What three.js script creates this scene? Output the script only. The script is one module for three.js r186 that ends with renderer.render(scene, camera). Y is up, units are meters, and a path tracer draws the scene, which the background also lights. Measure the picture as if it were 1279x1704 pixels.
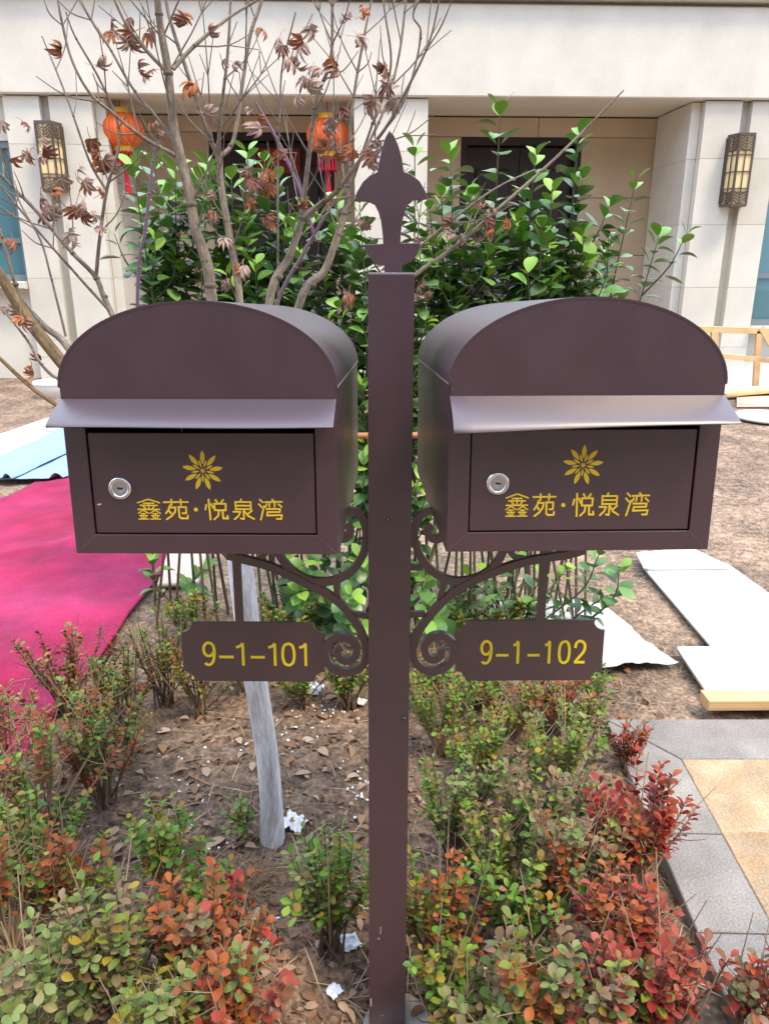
import * as THREE from 'three';
import { mergeGeometries } from 'three/addons/utils/BufferGeometryUtils.js';
import { ImprovedNoise } from 'three/addons/math/ImprovedNoise.js';

// ---------------------------------------------------------------- camera, sky, sun, exposure
const scene = new THREE.Scene();
const EYE = 1.25, PITCH = THREE.MathUtils.degToRad(18.5), FPX = 1280, CX = 639.5, CY = 852;
const camera = new THREE.PerspectiveCamera(THREE.MathUtils.radToDeg(2 * Math.atan(852 / FPX)), 768 / 1024, 0.05, 300);
camera.position.set(0, EYE, 0);
camera.rotation.set(-PITCH, 0, 0);

const renderer = new THREE.WebGLRenderer({ antialias: true });
renderer.toneMapping = THREE.LinearToneMapping;
renderer.toneMappingExposure = 2.3;
renderer.shadowMap.enabled = true;

function overcastSky() {                                              // a bright, even, thinly overcast sky
  const W = 256, H = 128, d = new Float32Array(W * H * 4), n = new ImprovedNoise();
  for (let j = 0; j < H; j++) for (let i = 0; i < W; i++) {
    const el = ((j + 0.5) / H - 0.5) * Math.PI, az = (i + 0.5) / W * Math.PI * 2;
    const x = Math.cos(az) * Math.cos(el), z = Math.sin(az) * Math.cos(el), y = Math.sin(el);
    const c = 0.5 + 0.5 * (n.noise(x * 2.2 + 7, y * 3.5, z * 2.2) + 0.5 * n.noise(x * 5 + 3, y * 8, z * 5));
    const up = Math.max(0, y), L = (0.62 + 0.70 * up) * (0.9 + 0.2 * c), k = (j * W + i) * 4;
    d[k] = L * 0.87; d[k + 1] = L * 0.98; d[k + 2] = L * 1.25; d[k + 3] = 1;
  }
  const t = new THREE.DataTexture(d, W, H, THREE.RGBAFormat, THREE.FloatType);
  t.mapping = THREE.EquirectangularReflectionMapping; t.minFilter = t.magFilter = THREE.LinearFilter; t.needsUpdate = true;
  return t;
}
scene.background = overcastSky(); scene.environment = scene.background;
scene.backgroundIntensity = 1.0; scene.environmentIntensity = 1.0;

const sun = new THREE.DirectionalLight(0xffe6c4, 1.45);
sun.position.set(4.2, 10, -0.6); sun.target.position.set(0, 0.8, -4);
sun.castShadow = true; sun.shadow.radius = 24; sun.shadow.mapSize.set(2048, 2048);
Object.assign(sun.shadow.camera, { left: -9, right: 9, top: 9, bottom: -9, near: 0.5, far: 40 });
scene.add(sun, sun.target);

// ---------------------------------------------------------------- helpers
const V = (x, y, z) => new THREE.Vector3(x, y, z);
let seedState = 12345;
const rnd = () => { seedState = (seedState + 0x6d2b79f5) | 0; let t = Math.imul(seedState ^ (seedState >>> 15), 1 | seedState); t = (t + Math.imul(t ^ (t >>> 7), 61 | t)) ^ t; return ((t ^ (t >>> 14)) >>> 0) / 4294967296; };
const reseed = (s) => { seedState = s | 0; };
const rr = (a, b) => a + (b - a) * rnd();
const pick = (a) => a[Math.floor(rnd() * a.length) % a.length];
const noise = new ImprovedNoise();
const fbm = (x, y, z = 0, o = 4) => { let s = 0, a = 0.5, f = 1; for (let i = 0; i < o; i++) { s += a * noise.noise(x * f, y * f, z + i * 17.3); a *= 0.5; f *= 2.03; } return s; };
const smooth = (a, b, x) => { const t = Math.min(1, Math.max(0, (x - a) / (b - a))); return t * t * (3 - 2 * t); };

const C0 = V(0, EYE, 0);
function ray(px, py) { return V((px - CX) / FPX, -(py - CY) / FPX, -1).applyAxisAngle(V(1, 0, 0), -PITCH); }
function gnd(px, py, h = 0) { const r = ray(px, py); return C0.clone().addScaledVector(r, (h - EYE) / r.y); }
function atDepth(px, py, D) { const r = ray(px, py); return C0.clone().addScaledVector(r, D / -r.z); }     // D: metres ahead along the ground
function onPlane(px, py, P, N) { const r = ray(px, py); return C0.clone().addScaledVector(r, P.clone().sub(C0).dot(N) / r.dot(N)); }

const used = new Map();
function numbered(n) { const k = used.get(n) || 0; used.set(n, k + 1); return k ? n + '_' + String(k).padStart(3, '0') : n; }
function tag(o, label, category, group) { o.userData.label = label; o.userData.category = category; if (group) o.userData.group = group; return o; }
function thing(name, label, category, pos = V(0, 0, 0), group) { const g = new THREE.Group(); g.name = numbered(name); g.position.copy(pos); tag(g, label, category, group); scene.add(g); return g; }
function mesh(name, geo, mat, parent) { const m = new THREE.Mesh(geo, mat); m.castShadow = m.receiveShadow = true; if (parent) { m.name = name; parent.add(m); } else { m.name = numbered(name); scene.add(m); } return m; }
function struct(name, geo, mat) { const m = mesh(name, geo, mat); m.userData.kind = 'structure'; return m; }
function flat(g) { const o = g.index ? g.toNonIndexed() : g; for (const k of Object.keys(o.attributes)) if (!['position', 'normal', 'uv'].includes(k)) o.deleteAttribute(k); return o; }
function merged(list) { return mergeGeometries(list.map(flat), false); }
function box(w, h, d, x = 0, y = 0, z = 0) { const g = new THREE.BoxGeometry(w, h, d); g.translate(x, y, z); return g; }
function bevelBox(w, h, d, b = 0.004, x = 0, y = 0, z = 0) {           // a box with chamfered front edges, few triangles; uv in metres
  const s = new THREE.Shape(); s.moveTo(-w / 2 + b, -h / 2 + b); s.lineTo(w / 2 - b, -h / 2 + b); s.lineTo(w / 2 - b, h / 2 - b); s.lineTo(-w / 2 + b, h / 2 - b); s.closePath();
  const g = new THREE.ExtrudeGeometry(s, { depth: d - 2 * b, bevelEnabled: true, bevelThickness: b, bevelSize: b, bevelSegments: 1, steps: 1 });
  g.translate(x, y, z - d / 2 + b); return g;
}
function tube(pts, radii, seg = 7, steps = 0) {                        // tapered tube through points
  const P = pts.map((p) => p.clone()), n = P.length;
  const curve = n > 2 ? new THREE.CatmullRomCurve3(P, false, 'catmullrom', 0.5) : new THREE.LineCurve3(P[0], P[1]);
  const N = steps || Math.max(2, (n - 1) * 4), pos = [], nor = [], uv = [], idx = [];
  let len = 0, prev = null, side = null;
  for (let i = 0; i <= N; i++) {
    const t = i / N, c = n > 2 ? curve.getPoint(t) : curve.getPoint(t), tan = curve.getTangent(t);
    const f = t * (n - 1), a = Math.min(n - 2, Math.floor(f)), r = radii[a] + (radii[a + 1] - radii[a]) * (f - a);
    if (prev) len += prev.distanceTo(c); prev = c;
    if (!side) side = Math.abs(tan.y) > 0.9 ? V(1, 0, 0) : V(0, 1, 0);
    side = side.clone().addScaledVector(tan, -side.dot(tan)).normalize();
    const b = tan.clone().cross(side);
    for (let k = 0; k <= seg; k++) { const th = k / seg * Math.PI * 2, u = side.clone().multiplyScalar(Math.cos(th)).addScaledVector(b, Math.sin(th)); pos.push(c.x + u.x * r, c.y + u.y * r, c.z + u.z * r); nor.push(u.x, u.y, u.z); uv.push(k / seg * 6.283 * Math.max(r, 0.004), len); }
  }
  const s = seg + 1;
  for (let i = 0; i < N; i++) for (let k = 0; k < seg; k++) { const a = i * s + k; idx.push(a, a + 1, a + s, a + 1, a + s + 1, a + s); }
  for (const [row, flip] of [[0, 1], [N, 0]]) for (let k = 1; k < seg - 1; k++) { const a = row * s; flip ? idx.push(a, a + k + 1, a + k) : idx.push(a, a + k, a + k + 1); }
  const g = new THREE.BufferGeometry(); g.setAttribute('position', new THREE.Float32BufferAttribute(pos, 3)); g.setAttribute('normal', new THREE.Float32BufferAttribute(nor, 3)); g.setAttribute('uv', new THREE.Float32BufferAttribute(uv, 2)); g.setIndex(idx); return g;
}
function gridSheet(nu, nv, f, th = 0.004) {                            // a sheet with thickness: f(u,v) -> point of the top face, uv in metres
  const pos = [], uv = [], idx = [], N = (nu + 1) * (nv + 1);
  for (let s = 0; s < 2; s++) for (let j = 0; j <= nv; j++) for (let i = 0; i <= nu; i++) { const p = f(i / nu, j / nv); pos.push(p.x, p.y - s * th, p.z); uv.push(p.x, p.z); }
  const q = (a, b, c, d) => idx.push(a, b, c, a, c, d), at = (i, j, s) => s * N + j * (nu + 1) + i;
  for (let j = 0; j < nv; j++) for (let i = 0; i < nu; i++) { q(at(i, j, 0), at(i + 1, j, 0), at(i + 1, j + 1, 0), at(i, j + 1, 0)); q(at(i, j, 1), at(i, j + 1, 1), at(i + 1, j + 1, 1), at(i + 1, j, 1)); }
  for (let i = 0; i < nu; i++) { q(at(i, 0, 0), at(i, 0, 1), at(i + 1, 0, 1), at(i + 1, 0, 0)); q(at(i, nv, 0), at(i + 1, nv, 0), at(i + 1, nv, 1), at(i, nv, 1)); }
  for (let j = 0; j < nv; j++) { q(at(0, j, 0), at(0, j + 1, 0), at(0, j + 1, 1), at(0, j, 1)); q(at(nu, j, 0), at(nu, j, 1), at(nu, j + 1, 1), at(nu, j + 1, 0)); }
  let g = new THREE.BufferGeometry(); g.setAttribute('position', new THREE.Float32BufferAttribute(pos, 3)); g.setAttribute('uv', new THREE.Float32BufferAttribute(uv, 2)); g.setIndex(idx); g.computeVertexNormals(); return g;
}
function quadPoint(a, b, c, d, u, v) { return a.clone().lerp(b, u).lerp(d.clone().lerp(c, u), v); }   // a b far edge, d c near edge

// textures: grains in real size
function tex(size, metres, f, srgb = true) {
  const d = new Uint8Array(size * size * 4);
  for (let j = 0; j < size; j++) for (let i = 0; i < size; i++) { const c = f(i / size, j / size), k = (j * size + i) * 4; for (let q = 0; q < 3; q++) d[k + q] = Math.max(0, Math.min(255, c[q] * 255)); d[k + 3] = 255; }
  const t = new THREE.DataTexture(d, size, size); t.wrapS = t.wrapT = THREE.RepeatWrapping; t.magFilter = THREE.LinearFilter; t.minFilter = THREE.LinearMipmapLinearFilter; t.generateMipmaps = true;
  if (srgb) t.colorSpace = THREE.SRGBColorSpace; t.repeat.set(1 / metres, 1 / metres); t.needsUpdate = true; return t;
}
// tileable noise on the unit square
function tn(u, v, f, s = 0) {
  const x = u * f, y = v * f, x0 = Math.floor(x), y0 = Math.floor(y), fx = x - x0, fy = y - y0, F = Math.round(f), S = Math.round(s * 10);
  const gr = (i, j, dx, dy) => { let h = Math.imul(((i % F) + F) % F + 1, 374761393) ^ Math.imul(((j % F) + F) % F + 7, 668265263) ^ Math.imul(S + 3, 1274126177); h = Math.imul(h ^ (h >>> 13), 1274126177); const a = ((h ^ (h >>> 16)) >>> 0) / 4294967296 * 6.2831853; return Math.cos(a) * dx + Math.sin(a) * dy; };
  const w = fx * fx * fx * (fx * (fx * 6 - 15) + 10), q = fy * fy * fy * (fy * (fy * 6 - 15) + 10);
  const a = gr(x0, y0, fx, fy), b = gr(x0 + 1, y0, fx - 1, fy), c = gr(x0, y0 + 1, fx, fy - 1), d = gr(x0 + 1, y0 + 1, fx - 1, fy - 1);
  return 1.4 * (a + (b - a) * w + (c - a + (a - b - c + d) * w) * q);
}
function tfbm(u, v, f, o = 4, s = 0) { let r = 0, a = 0.5; for (let i = 0; i < o; i++) { r += a * tn(u, v, f, s + i * 11.1); a *= 0.55; f *= 2; } return r; }
const std = (o) => new THREE.MeshStandardMaterial(o), phy = (o) => new THREE.MeshPhysicalMaterial(o);
const lin = (r, g, b) => new THREE.Color().setRGB(r, g, b);

const T = {
  soil: tex(1024, 1.6, (u, v) => { const a = tfbm(u, v, 6, 5, 1), b = tfbm(u, v, 40, 3, 5), c = tfbm(u, v, 130, 2, 9); const k = 1 + a * 0.45 + b * 0.5 + c * 0.6; return [0.50 * k, 0.43 * k, 0.36 * k]; }),
  soilBump: tex(1024, 1.6, (u, v) => { const k = 0.5 + tfbm(u, v, 18, 5, 3) * 0.9; return [k, k, k]; }, false),
  stone: tex(512, 1.3, (u, v) => { const k = 1 + tfbm(u, v, 4, 4, 2) * 0.07 + tfbm(u, v, 90, 2, 4) * 0.05; return [0.83 * k, 0.82 * k, 0.765 * k]; }),
  granite: tex(512, 0.5, (u, v) => { const k = 1 + tfbm(u, v, 4, 3, 2) * 0.22 + tfbm(u, v, 110, 2, 4) * 0.3; return [0.56 * k, 0.54 * k, 0.505 * k]; }),
  tan: tex(512, 0.6, (u, v) => { const k = 1 + tfbm(u, v, 5, 4, 12) * 0.22 + tfbm(u, v, 110, 2, 14) * 0.3; const g = tfbm(u, v, 7, 4, 31); return [0.675 * k, (0.585 - 0.05 * g) * k, (0.455 - 0.1 * g) * k]; }),
  bark: tex(512, 0.12, (u, v) => { const k = 1 + tfbm(u, v, 9, 4, 21) * 0.5 + tfbm(u, v, 60, 2, 24) * 0.4; return [0.50 * k, 0.47 * k, 0.43 * k]; }),
  barkBump: tex(512, 0.12, (u, v) => { const k = 0.5 + tfbm(u, v * 0.5, 20, 4, 21) * 0.8; return [k, k, k]; }, false),
  lime: tex(512, 0.16, (u, v) => { const s = tfbm(u * 1, v, 30, 3, 33), w = tfbm(u, v, 6, 3, 37); const k = 1 + s * 0.22 + w * 0.25; return [0.80 * k, 0.795 * k, 0.79 * k]; }),
  fine: tex(512, 0.12, (u, v) => { const k = 0.5 + tfbm(u, v, 60, 3, 41) * 0.7; return [k, k, k]; }, false),
  brushed: tex(512, 0.2, (u, v) => { const k = 0.5 + tn(u, 0.3, 160, 2) * 0.3 + tfbm(u, v, 8, 3, 43) * 0.3; return [k, k, k]; }, false),
  carpet: tex(1024, 1.4, (u, v) => { const k = 1 + tfbm(u, v, 7, 4, 51) * 0.32 + tfbm(u, v, 300, 2, 53) * 0.5; const q = tfbm(u, v, 3, 3, 57); return [(0.58 + 0.1 * q) * k, (0.12 + 0.1 * q) * k, (0.29 + 0.14 * q) * k]; }),
  smudge: tex(512, 0.35, (u, v) => { const k = 0.84 + tfbm(u, v, 5, 4, 71) * 0.25 + tfbm(u, v, 60, 2, 73) * 0.1; return [k, k, k]; }, false),
  paintMap: tex(512, 0.30, (u, v) => { const d = Math.max(0, tfbm(u, v, 90, 2, 75) - 0.28) * 1.2, k = 0.93 + tfbm(u, v, 4, 4, 77) * 0.12 + tn(u, 0.4, 128, 79) * 0.03 + d; return [k, k, k]; }),
  dirty: tex(512, 0.9, (u, v) => { const sp = tfbm(u, v, 60, 3, 83), st = tfbm(u, v, 5, 4, 81), k = 0.985 - 0.12 * Math.max(0, st) - 0.5 * Math.max(0, sp - 0.34); return [k, k * 0.995, k * 0.98]; }),
  wood: tex(256, 0.4, (u, v) => { const k = 1 + tn(u * 0.999, v, 4, 61) * 0.1 + tn(0.2, v, 60, 63) * 0.16; return [0.86 * k, 0.72 * k, 0.52 * k]; }),
};

// ---------------------------------------------------------------- ground
const bedMask = (x, z) => smooth(-3.1, -2.5, z) * (1 - smooth(0.62, 0.8, x + (z + 1.6) * 0.18)) * smooth(-1.6, -1.25, x + (z + 2.2) * 0.6);   // the planted bed
const gh = (x, z) => -0.035 * Math.exp(-(((x - 0.006) ** 2 + (z + 0.95) ** 2) / 0.016)) + (0.006 + 0.020 * bedMask(x, z)) * (fbm(x * 2.3, z * 2.3, 3, 3) * 1.5) + (0.002 + 0.010 * bedMask(x, z)) * fbm(x * 14, z * 14, 8, 3) * 1.4;
{
  const axis = (a, b, fineA, fineB, fine, coarse) => { const o = []; for (let t = a; t < fineA; t += coarse) o.push(t); for (let t = fineA; t < fineB; t += fine) o.push(t); for (let t = fineB; t <= b + 1e-6; t += coarse) o.push(t); return o; };
  const xs = axis(-60, 60, -2.4, 2.4, 0.02, 1.5), zs = axis(-60, 12, -4.6, -0.5, 0.02, 1.5);
  const pos = [], uv = [], col = [], idx = [];
  for (const z of zs) for (const x of xs) {
    pos.push(x, gh(x, z), z); uv.push(x + 0.13 * z, z - 0.09 * x);
    const b = bedMask(x, z), n = fbm(x * 1.7, z * 1.7, 20, 4), wet = smooth(0.02, 0.2, fbm(x * 2.6, z * 2.6, 31, 3) + 0.25 - 3 * Math.hypot(x + 0.15, (z + 1.62) * 0.8)) * b;
    const k = (1.12 - 0.34 * b) * (1 + 0.35 * n) * (1 - 0.22 * wet);
    col.push(k * (1.0), k * (0.98 - 0.04 * b), k * (0.95 - 0.09 * b));
  }
  const w = xs.length;
  for (let j = 0; j < zs.length - 1; j++) for (let i = 0; i < w - 1; i++) { const a = j * w + i; idx.push(a, a + w, a + 1, a + 1, a + w, a + w + 1); }
  const g = new THREE.BufferGeometry(); g.setAttribute('position', new THREE.Float32BufferAttribute(pos, 3)); g.setAttribute('uv', new THREE.Float32BufferAttribute(uv, 2)); g.setAttribute('color', new THREE.Float32BufferAttribute(col, 3)); g.setIndex(idx); g.computeVertexNormals();
  struct('ground', g, std({ map: T.soil, bumpMap: T.soilBump, bumpScale: 0.012, vertexColors: true, roughness: 0.93 }));
}

// ---------------------------------------------------------------- paving: grey border slabs and tan slabs
{
  const paving = new THREE.Group(); paving.name = 'pavement'; paving.userData.kind = 'structure'; scene.add(paving);
  const top = 0.035, g2 = (px, py) => gnd(px, py, top);
  function slab(name, pts, mat, h = top) {
    const P = pts.map((p) => Array.isArray(p) ? g2(...p) : p), c = P.reduce((a, p) => a.add(p), V(0, 0, 0)).multiplyScalar(1 / P.length);
    const s = new THREE.Shape(); P.forEach((p, i) => { const q = p.clone().sub(c), l = q.length(); q.multiplyScalar((l - 0.005) / l); i ? s.lineTo(q.x, -q.z) : s.moveTo(q.x, -q.z); }); s.closePath();
    const g = new THREE.ExtrudeGeometry(s, { depth: 0.09, bevelEnabled: true, bevelSize: 0.0025, bevelThickness: 0.0025, bevelSegments: 1 }); g.rotateX(-Math.PI / 2); g.translate(c.x, h - 0.0925, c.z);
    return mesh(name, g, mat, paving);
  }
  const G = [0, 1, 2].map((i) => std({ map: T.granite, color: lin(1 - 0.08 * i, 1 - 0.07 * i, 1 - 0.05 * i), roughness: 0.8, bumpMap: T.fine, bumpScale: 0.0006 }));
  const TN = [0, 1].map((i) => std({ map: T.tan, color: lin(1 - 0.1 * i, 1 - 0.12 * i, 1 - 0.12 * i), roughness: 0.85, bumpMap: T.fine, bumpScale: 0.0006 }));
  const A = g2(1008, 1197), B = g2(1132, 1262), right = B.clone().add(V(2.2, 0, 0)), rightFar = A.clone().add(V(2.45, 0, 0));
  right.z = g2(1279, 1260).z; rightFar.z = g2(1279, 1197).z;
  const inner = g2(1279, 1532).sub(B), dir = inner.clone().normalize(), perp = V(dir.z, 0, -dir.x);
  const width = Math.abs(A.clone().sub(B).dot(perp)), sgn = Math.sign(A.clone().sub(B).dot(perp));
  const e = (t, s) => B.clone().addScaledVector(dir, t).addScaledVector(perp, s * sgn * width);
  const tA = A.clone().sub(B).dot(dir), cuts = [0, g2(1205, 1387).sub(B).dot(dir), g2(1286, 1553).sub(B).dot(dir)];
  const step = cuts[2] - cuts[1];
  for (let i = 0; i < 3; i++) cuts.push(cuts[cuts.length - 1] + step);
  for (let i = 0; i < cuts.length - 1; i++) { const sk = 0.0; slab('border_slab', [i ? e(cuts[i], 0) : B, i ? e(cuts[i] - 0.0, 1) : A, e(cuts[i + 1] - sk, 1), e(cuts[i + 1], 0)], G[i % 3]); }
  // the far border strip
  const fx = [0, 0.62, 1.25, 1.9];
  for (let i = 0; i < 3; i++) slab('border_slab', [i ? B.clone().add(V(fx[i], 0, 0)) : B, B.clone().add(V(fx[i + 1], 0, 0)), A.clone().add(V(fx[i + 1] + 0.2, 0, 0)), i ? A.clone().add(V(fx[i] + 0.2, 0, 0)) : A], G[(i + 1) % 3]);
  // tan slabs inside the border
  const row = [B.z, g2(1200, 1385).z, g2(1270, 1520).z, g2(1270, 1520).z + 0.3, g2(1270, 1520).z + 0.6];
  const edge = (z) => e((z - B.z) / dir.z, 0).x;
  for (let r = 0; r < row.length - 1; r++) for (let c = 0; c < 3; c++) {
    const off = (r % 2) * 0.22, x0 = c ? B.x + 0.55 * c + off : null, x1 = B.x + 0.55 * (c + 1) + off;
    const l0 = x0 ?? edge(row[r]), l1 = x0 ?? edge(row[r + 1]);
    if (x1 - l1 < 0.03) continue;
    slab('paving_slab', [V(l0, top, row[r]), V(x1, top, row[r]), V(x1, top, row[r + 1]), V(l1, top, row[r + 1])], TN[(r + c) % 2], top - 0.002);
  }
}

// ---------------------------------------------------------------- villa
const YAW = THREE.MathUtils.degToRad(2.3), F0 = V(0, 0, -8.3), FN = V(Math.sin(YAW), 0, Math.cos(YAW)), FU = V(Math.cos(YAW), 0, -Math.sin(YAW));
const fac = (px, py, off = 0) => { const p = onPlane(px, py, F0.clone().addScaledVector(FN, off), FN).sub(F0); return { u: p.dot(FU), y: p.y }; };
const facW = (u, y, off) => F0.clone().addScaledVector(FU, u).addScaledVector(FN, off).setY(y);
const stoneMats = [0, 1, 2, 3].map((i) => std({ map: T.stone, color: lin(1 - 0.03 * i, 1 - 0.035 * i, 1 - 0.04 * i), roughness: 0.8 }));
const stoneJoint = std({ map: T.stone, color: lin(0.88, 0.85, 0.80), roughness: 0.9 });
const tanStone = [0, 1, 2].map((i) => std({ map: T.stone, color: lin(0.74 - 0.03 * i, 0.60 - 0.025 * i, 0.48 - 0.025 * i), roughness: 0.8 }));
const tanJoint = std({ map: T.stone, color: lin(0.46, 0.36, 0.28), roughness: 0.9 });
const soffitY = fac(640, 163).y;
const BACK = -1.05;
{
  const v = thing('villa', 'cream stone villa with two recessed porches, dark doors and a deep fascia beam', 'building', F0); v.rotation.y = YAW;
  const beamTop = fac(900, 9).y;
  mesh('fascia_beam', merged([bevelBox(14, beamTop - soffitY - 0.012, 0.34, 0.012, 0, (beamTop + soffitY) / 2, -0.11), box(14, 0.2, 1.3, 0, soffitY + 0.11, -0.93)]), stoneMats[0], v);
  mesh('fascia_groove', box(13.98, 0.05, 1.5, 0, beamTop + 0.012, -0.8), stoneJoint, v);
  mesh('cornice', bevelBox(14, 0.36, 1.7, 0.012, 0, beamTop + 0.03 + 0.18, -0.7), stoneMats[1], v);
  mesh('roof_slab', box(14, 0.1, 4.4, 0, beamTop + 0.30, -2.9), stoneJoint, v);
  const course = 0.62;
  function pillar(u0, u1, off, back, mats = stoneMats, joint = stoneJoint, yTop = soffitY, yBot = 0, shift = 0) {
    const w = u1 - u0, c = (u0 + u1) / 2, d = off - back;
    mesh('joint_core', box(w - 0.012, yTop - yBot - 0.004, d - 0.012, c, (yTop + yBot) / 2 - 0.002, (off + back) / 2), joint, v);
    let y = yTop - 0.002, first = true, i = Math.round(c * 7 + 100);
    while (y > yBot + 0.01) { const h = Math.min(first ? course - shift : course, y - yBot); mesh('stone_panel', bevelBox(w, h - 0.0035, d, 0.002, c, y - h / 2, (off + back) / 2), mats[(i++) % mats.length], v); y -= h; first = false; }
  }
  const u = (px, py, o = 0) => fac(px, py, o).u;
  // right-hand side
  const r1 = u(1172, 190), r2 = u(1233, 190), r3 = u(1250, 190), r4 = u(1299, 190);
  pillar(r1, r2, 0, -0.9, stoneMats, stoneJoint, soffitY, 0, 0.1); pillar(r3, r4, 0, -0.5, stoneMats, stoneJoint, soffitY, 0, 0.1);
  pillar(r1 - 0.10, r1 - 0.004, -0.09, -1.0, stoneMats, stoneJoint, soffitY, 0, 0.1);
  mesh('groove_wall', box(r3 - r2 + 0.1, soffitY - 0.004, 0.2, (r2 + r3) / 2, soffitY / 2, -0.19), stoneMats[3], v);
  // left-hand side
  const l1 = u(4, 164), l2 = u(64, 164), l3 = u(80, 164), l4 = u(152, 170);
  pillar(l1, l2, 0, -0.5, stoneMats, stoneJoint, soffitY, 0, 0.2); pillar(l3, l4, 0, -0.9, stoneMats, stoneJoint, soffitY, 0, 0.2);
  pillar(l4 + 0.004, l4 + 0.10, -0.09, -1.0, stoneMats, stoneJoint, soffitY, 0, 0.2);
  mesh('groove_wall', box(l3 - l2 + 0.1, soffitY - 0.004, 0.2, (l2 + l3) / 2, soffitY / 2, -0.19), stoneMats[3], v);
  // pier between the porches
  const m0 = u(590, 300), m1 = u(712, 190); pillar(m0, m1, 0, -1.02, stoneMats, stoneJoint, soffitY, 0, 0.15);
  // porch back walls with door openings
  function backWall(ua, ub, d0, d1, doorTop) {
    mesh('joint_core', merged([box(d0 - ua, soffitY, 0.2, (ua + d0) / 2, soffitY / 2, BACK - 0.105), box(ub - d1, soffitY, 0.2, (d1 + ub) / 2, soffitY / 2, BACK - 0.105), box(d1 - d0, soffitY - doorTop, 0.2, (d0 + d1) / 2, (soffitY + doorTop) / 2, BACK - 0.105)]), tanJoint, v);
    let y = soffitY - 0.004, i = 0;
    const rows = [soffitY - doorTop - 0.004]; while (rows.reduce((a, b) => a + b, 0) < soffitY - 0.02) rows.push(course);
    for (const h0 of rows) {
      const h = Math.min(h0, y); if (h < 0.03) break;
      const spans = i === 0 ? [[ua, (ua + ub) / 2], [(ua + ub) / 2, ub]] : [[ua, d0], [d1, ub]];
      for (const [a, b] of spans) { const n = Math.max(1, Math.round((b - a) / 1.1)); for (let k = 0; k < n; k++) { const x0 = a + (b - a) * k / n, x1 = a + (b - a) * (k + 1) / n; mesh('stone_panel', bevelBox(x1 - x0 - 0.006, h - 0.006, 0.03, 0.002, (x0 + x1) / 2, y - h / 2, BACK + 0.012), tanStone[(i + k) % 3], v); } }
      y -= h; i++;
    }
  }
  const doorMat = phy({ color: lin(0.014, 0.006, 0.007), roughness: 0.5, bumpMap: T.brushed, bumpScale: 0.0006 }), brass = std({ color: lin(0.5, 0.36, 0.14), metalness: 1, roughness: 0.35 });
  function door(d0, d1, topY, red) {
    const d = new THREE.Group(); d.name = 'door'; v.add(d); d.position.set((d0 + d1) / 2, 0, BACK - 0.06);
    const w = d1 - d0, lw = w / 2 - 0.08;
    mesh('door_frame', merged([box(0.07, topY, 0.12, -w / 2 + 0.035, topY / 2, 0.02), box(0.07, topY, 0.12, w / 2 - 0.035, topY / 2, 0.02), box(w - 0.14, 0.08, 0.12, 0, topY - 0.04, 0.02)]), doorMat, d);
    for (const s of [-1, 1]) {
      const parts = [box(lw, topY - 0.1, 0.05, s * (lw / 2 + 0.004), (topY - 0.1) / 2, -0.02)];
      for (const [cy, hh] of [[topY * 0.23, topY * 0.32], [topY * 0.66, topY * 0.42]]) parts.push(bevelBox(lw - 0.2, hh, 0.03, 0.01, s * (lw / 2 + 0.004), cy, 0.012));
      mesh('door_leaf', merged(parts), doorMat, d);
      mesh('door_handle', merged([box(0.03, 0.26, 0.02, s * 0.06, 1.05, 0.03), box(0.015, 0.15, 0.05, s * 0.06, 1.05, 0.055)]), brass, d);
    }
    if (red) { const p = mesh('paper_scroll', box(...red.size, 0.006, ...red.at), std({ color: lin(0.16, 0.008, 0.01), roughness: 0.75 }), d); p.userData.label = 'red paper scroll pasted across the door top'; }
  }
  const dr0 = u(765, 300, BACK), dr1 = u(962, 300, BACK), dTop = fac(860, 229, BACK).y;
  backWall(m1 - 0.05, r1 - 0.05, dr0, dr1, dTop); door(dr0, dr1, dTop);
  const dl0 = u(352, 300, BACK), dl1 = u(556, 300, BACK), dTopL = fac(450, 221, BACK).y;
  const s0 = fac(426, 246, BACK), s1 = fac(500, 288, BACK);
  backWall(l4 + 0.05, m0 + 0.05, dl0, dl1, dTopL); door(dl0, dl1, dTopL, { size: [s1.u - s0.u, s0.y - s1.y], at: [(s0.u + s1.u) / 2 - (dl0 + dl1) / 2, (s0.y + s1.y) / 2, 0.05] });
  mesh('back_core', box(12, soffitY, 0.2, 0, soffitY / 2, BACK - 0.4), tanJoint, v);
  // windows outside the pillars
  const frameM = std({ color: lin(0.18, 0.22, 0.24), roughness: 0.4 }), pane = phy({ color: lin(0.07, 0.19, 0.22), roughness: 0.06, metalness: 0.0, clearcoat: 1, clearcoatRoughness: 0.03 });
  function windowAt(ua, ub, y0, y1) {
    const c = (ua + ub) / 2, w = ub - ua;
    const g = new THREE.Group(); g.name = 'window'; v.add(g);
    mesh('frame', merged([box(0.06, y1 - y0, 0.08, ua + 0.03, (y0 + y1) / 2, -0.16), box(0.06, y1 - y0, 0.08, ub - 0.03, (y0 + y1) / 2, -0.16), box(w - 0.12, 0.06, 0.08, c, y1 - 0.03, -0.16), box(w - 0.12, 0.06, 0.08, c, y0 + 0.03, -0.16), box(0.05, y1 - y0 - 0.12, 0.07, c, (y0 + y1) / 2, -0.16), box(w - 0.12, 0.05, 0.06, c, y0 + (y1 - y0) * 0.3, -0.162)]), frameM, g);
    mesh('pane', box(w - 0.11, y1 - y0 - 0.11, 0.012, c, (y0 + y1) / 2, -0.17), pane, g);
    mesh('sill', bevelBox(w - 0.01, 0.07, 0.26, 0.008, c, y0 - 0.037, -0.06), stoneMats[2], g);
    mesh('wall', box(w - 0.004, y0 - 0.075, 0.3, c, (y0 - 0.075) / 2, -0.25), stoneMats[1], v);
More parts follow.
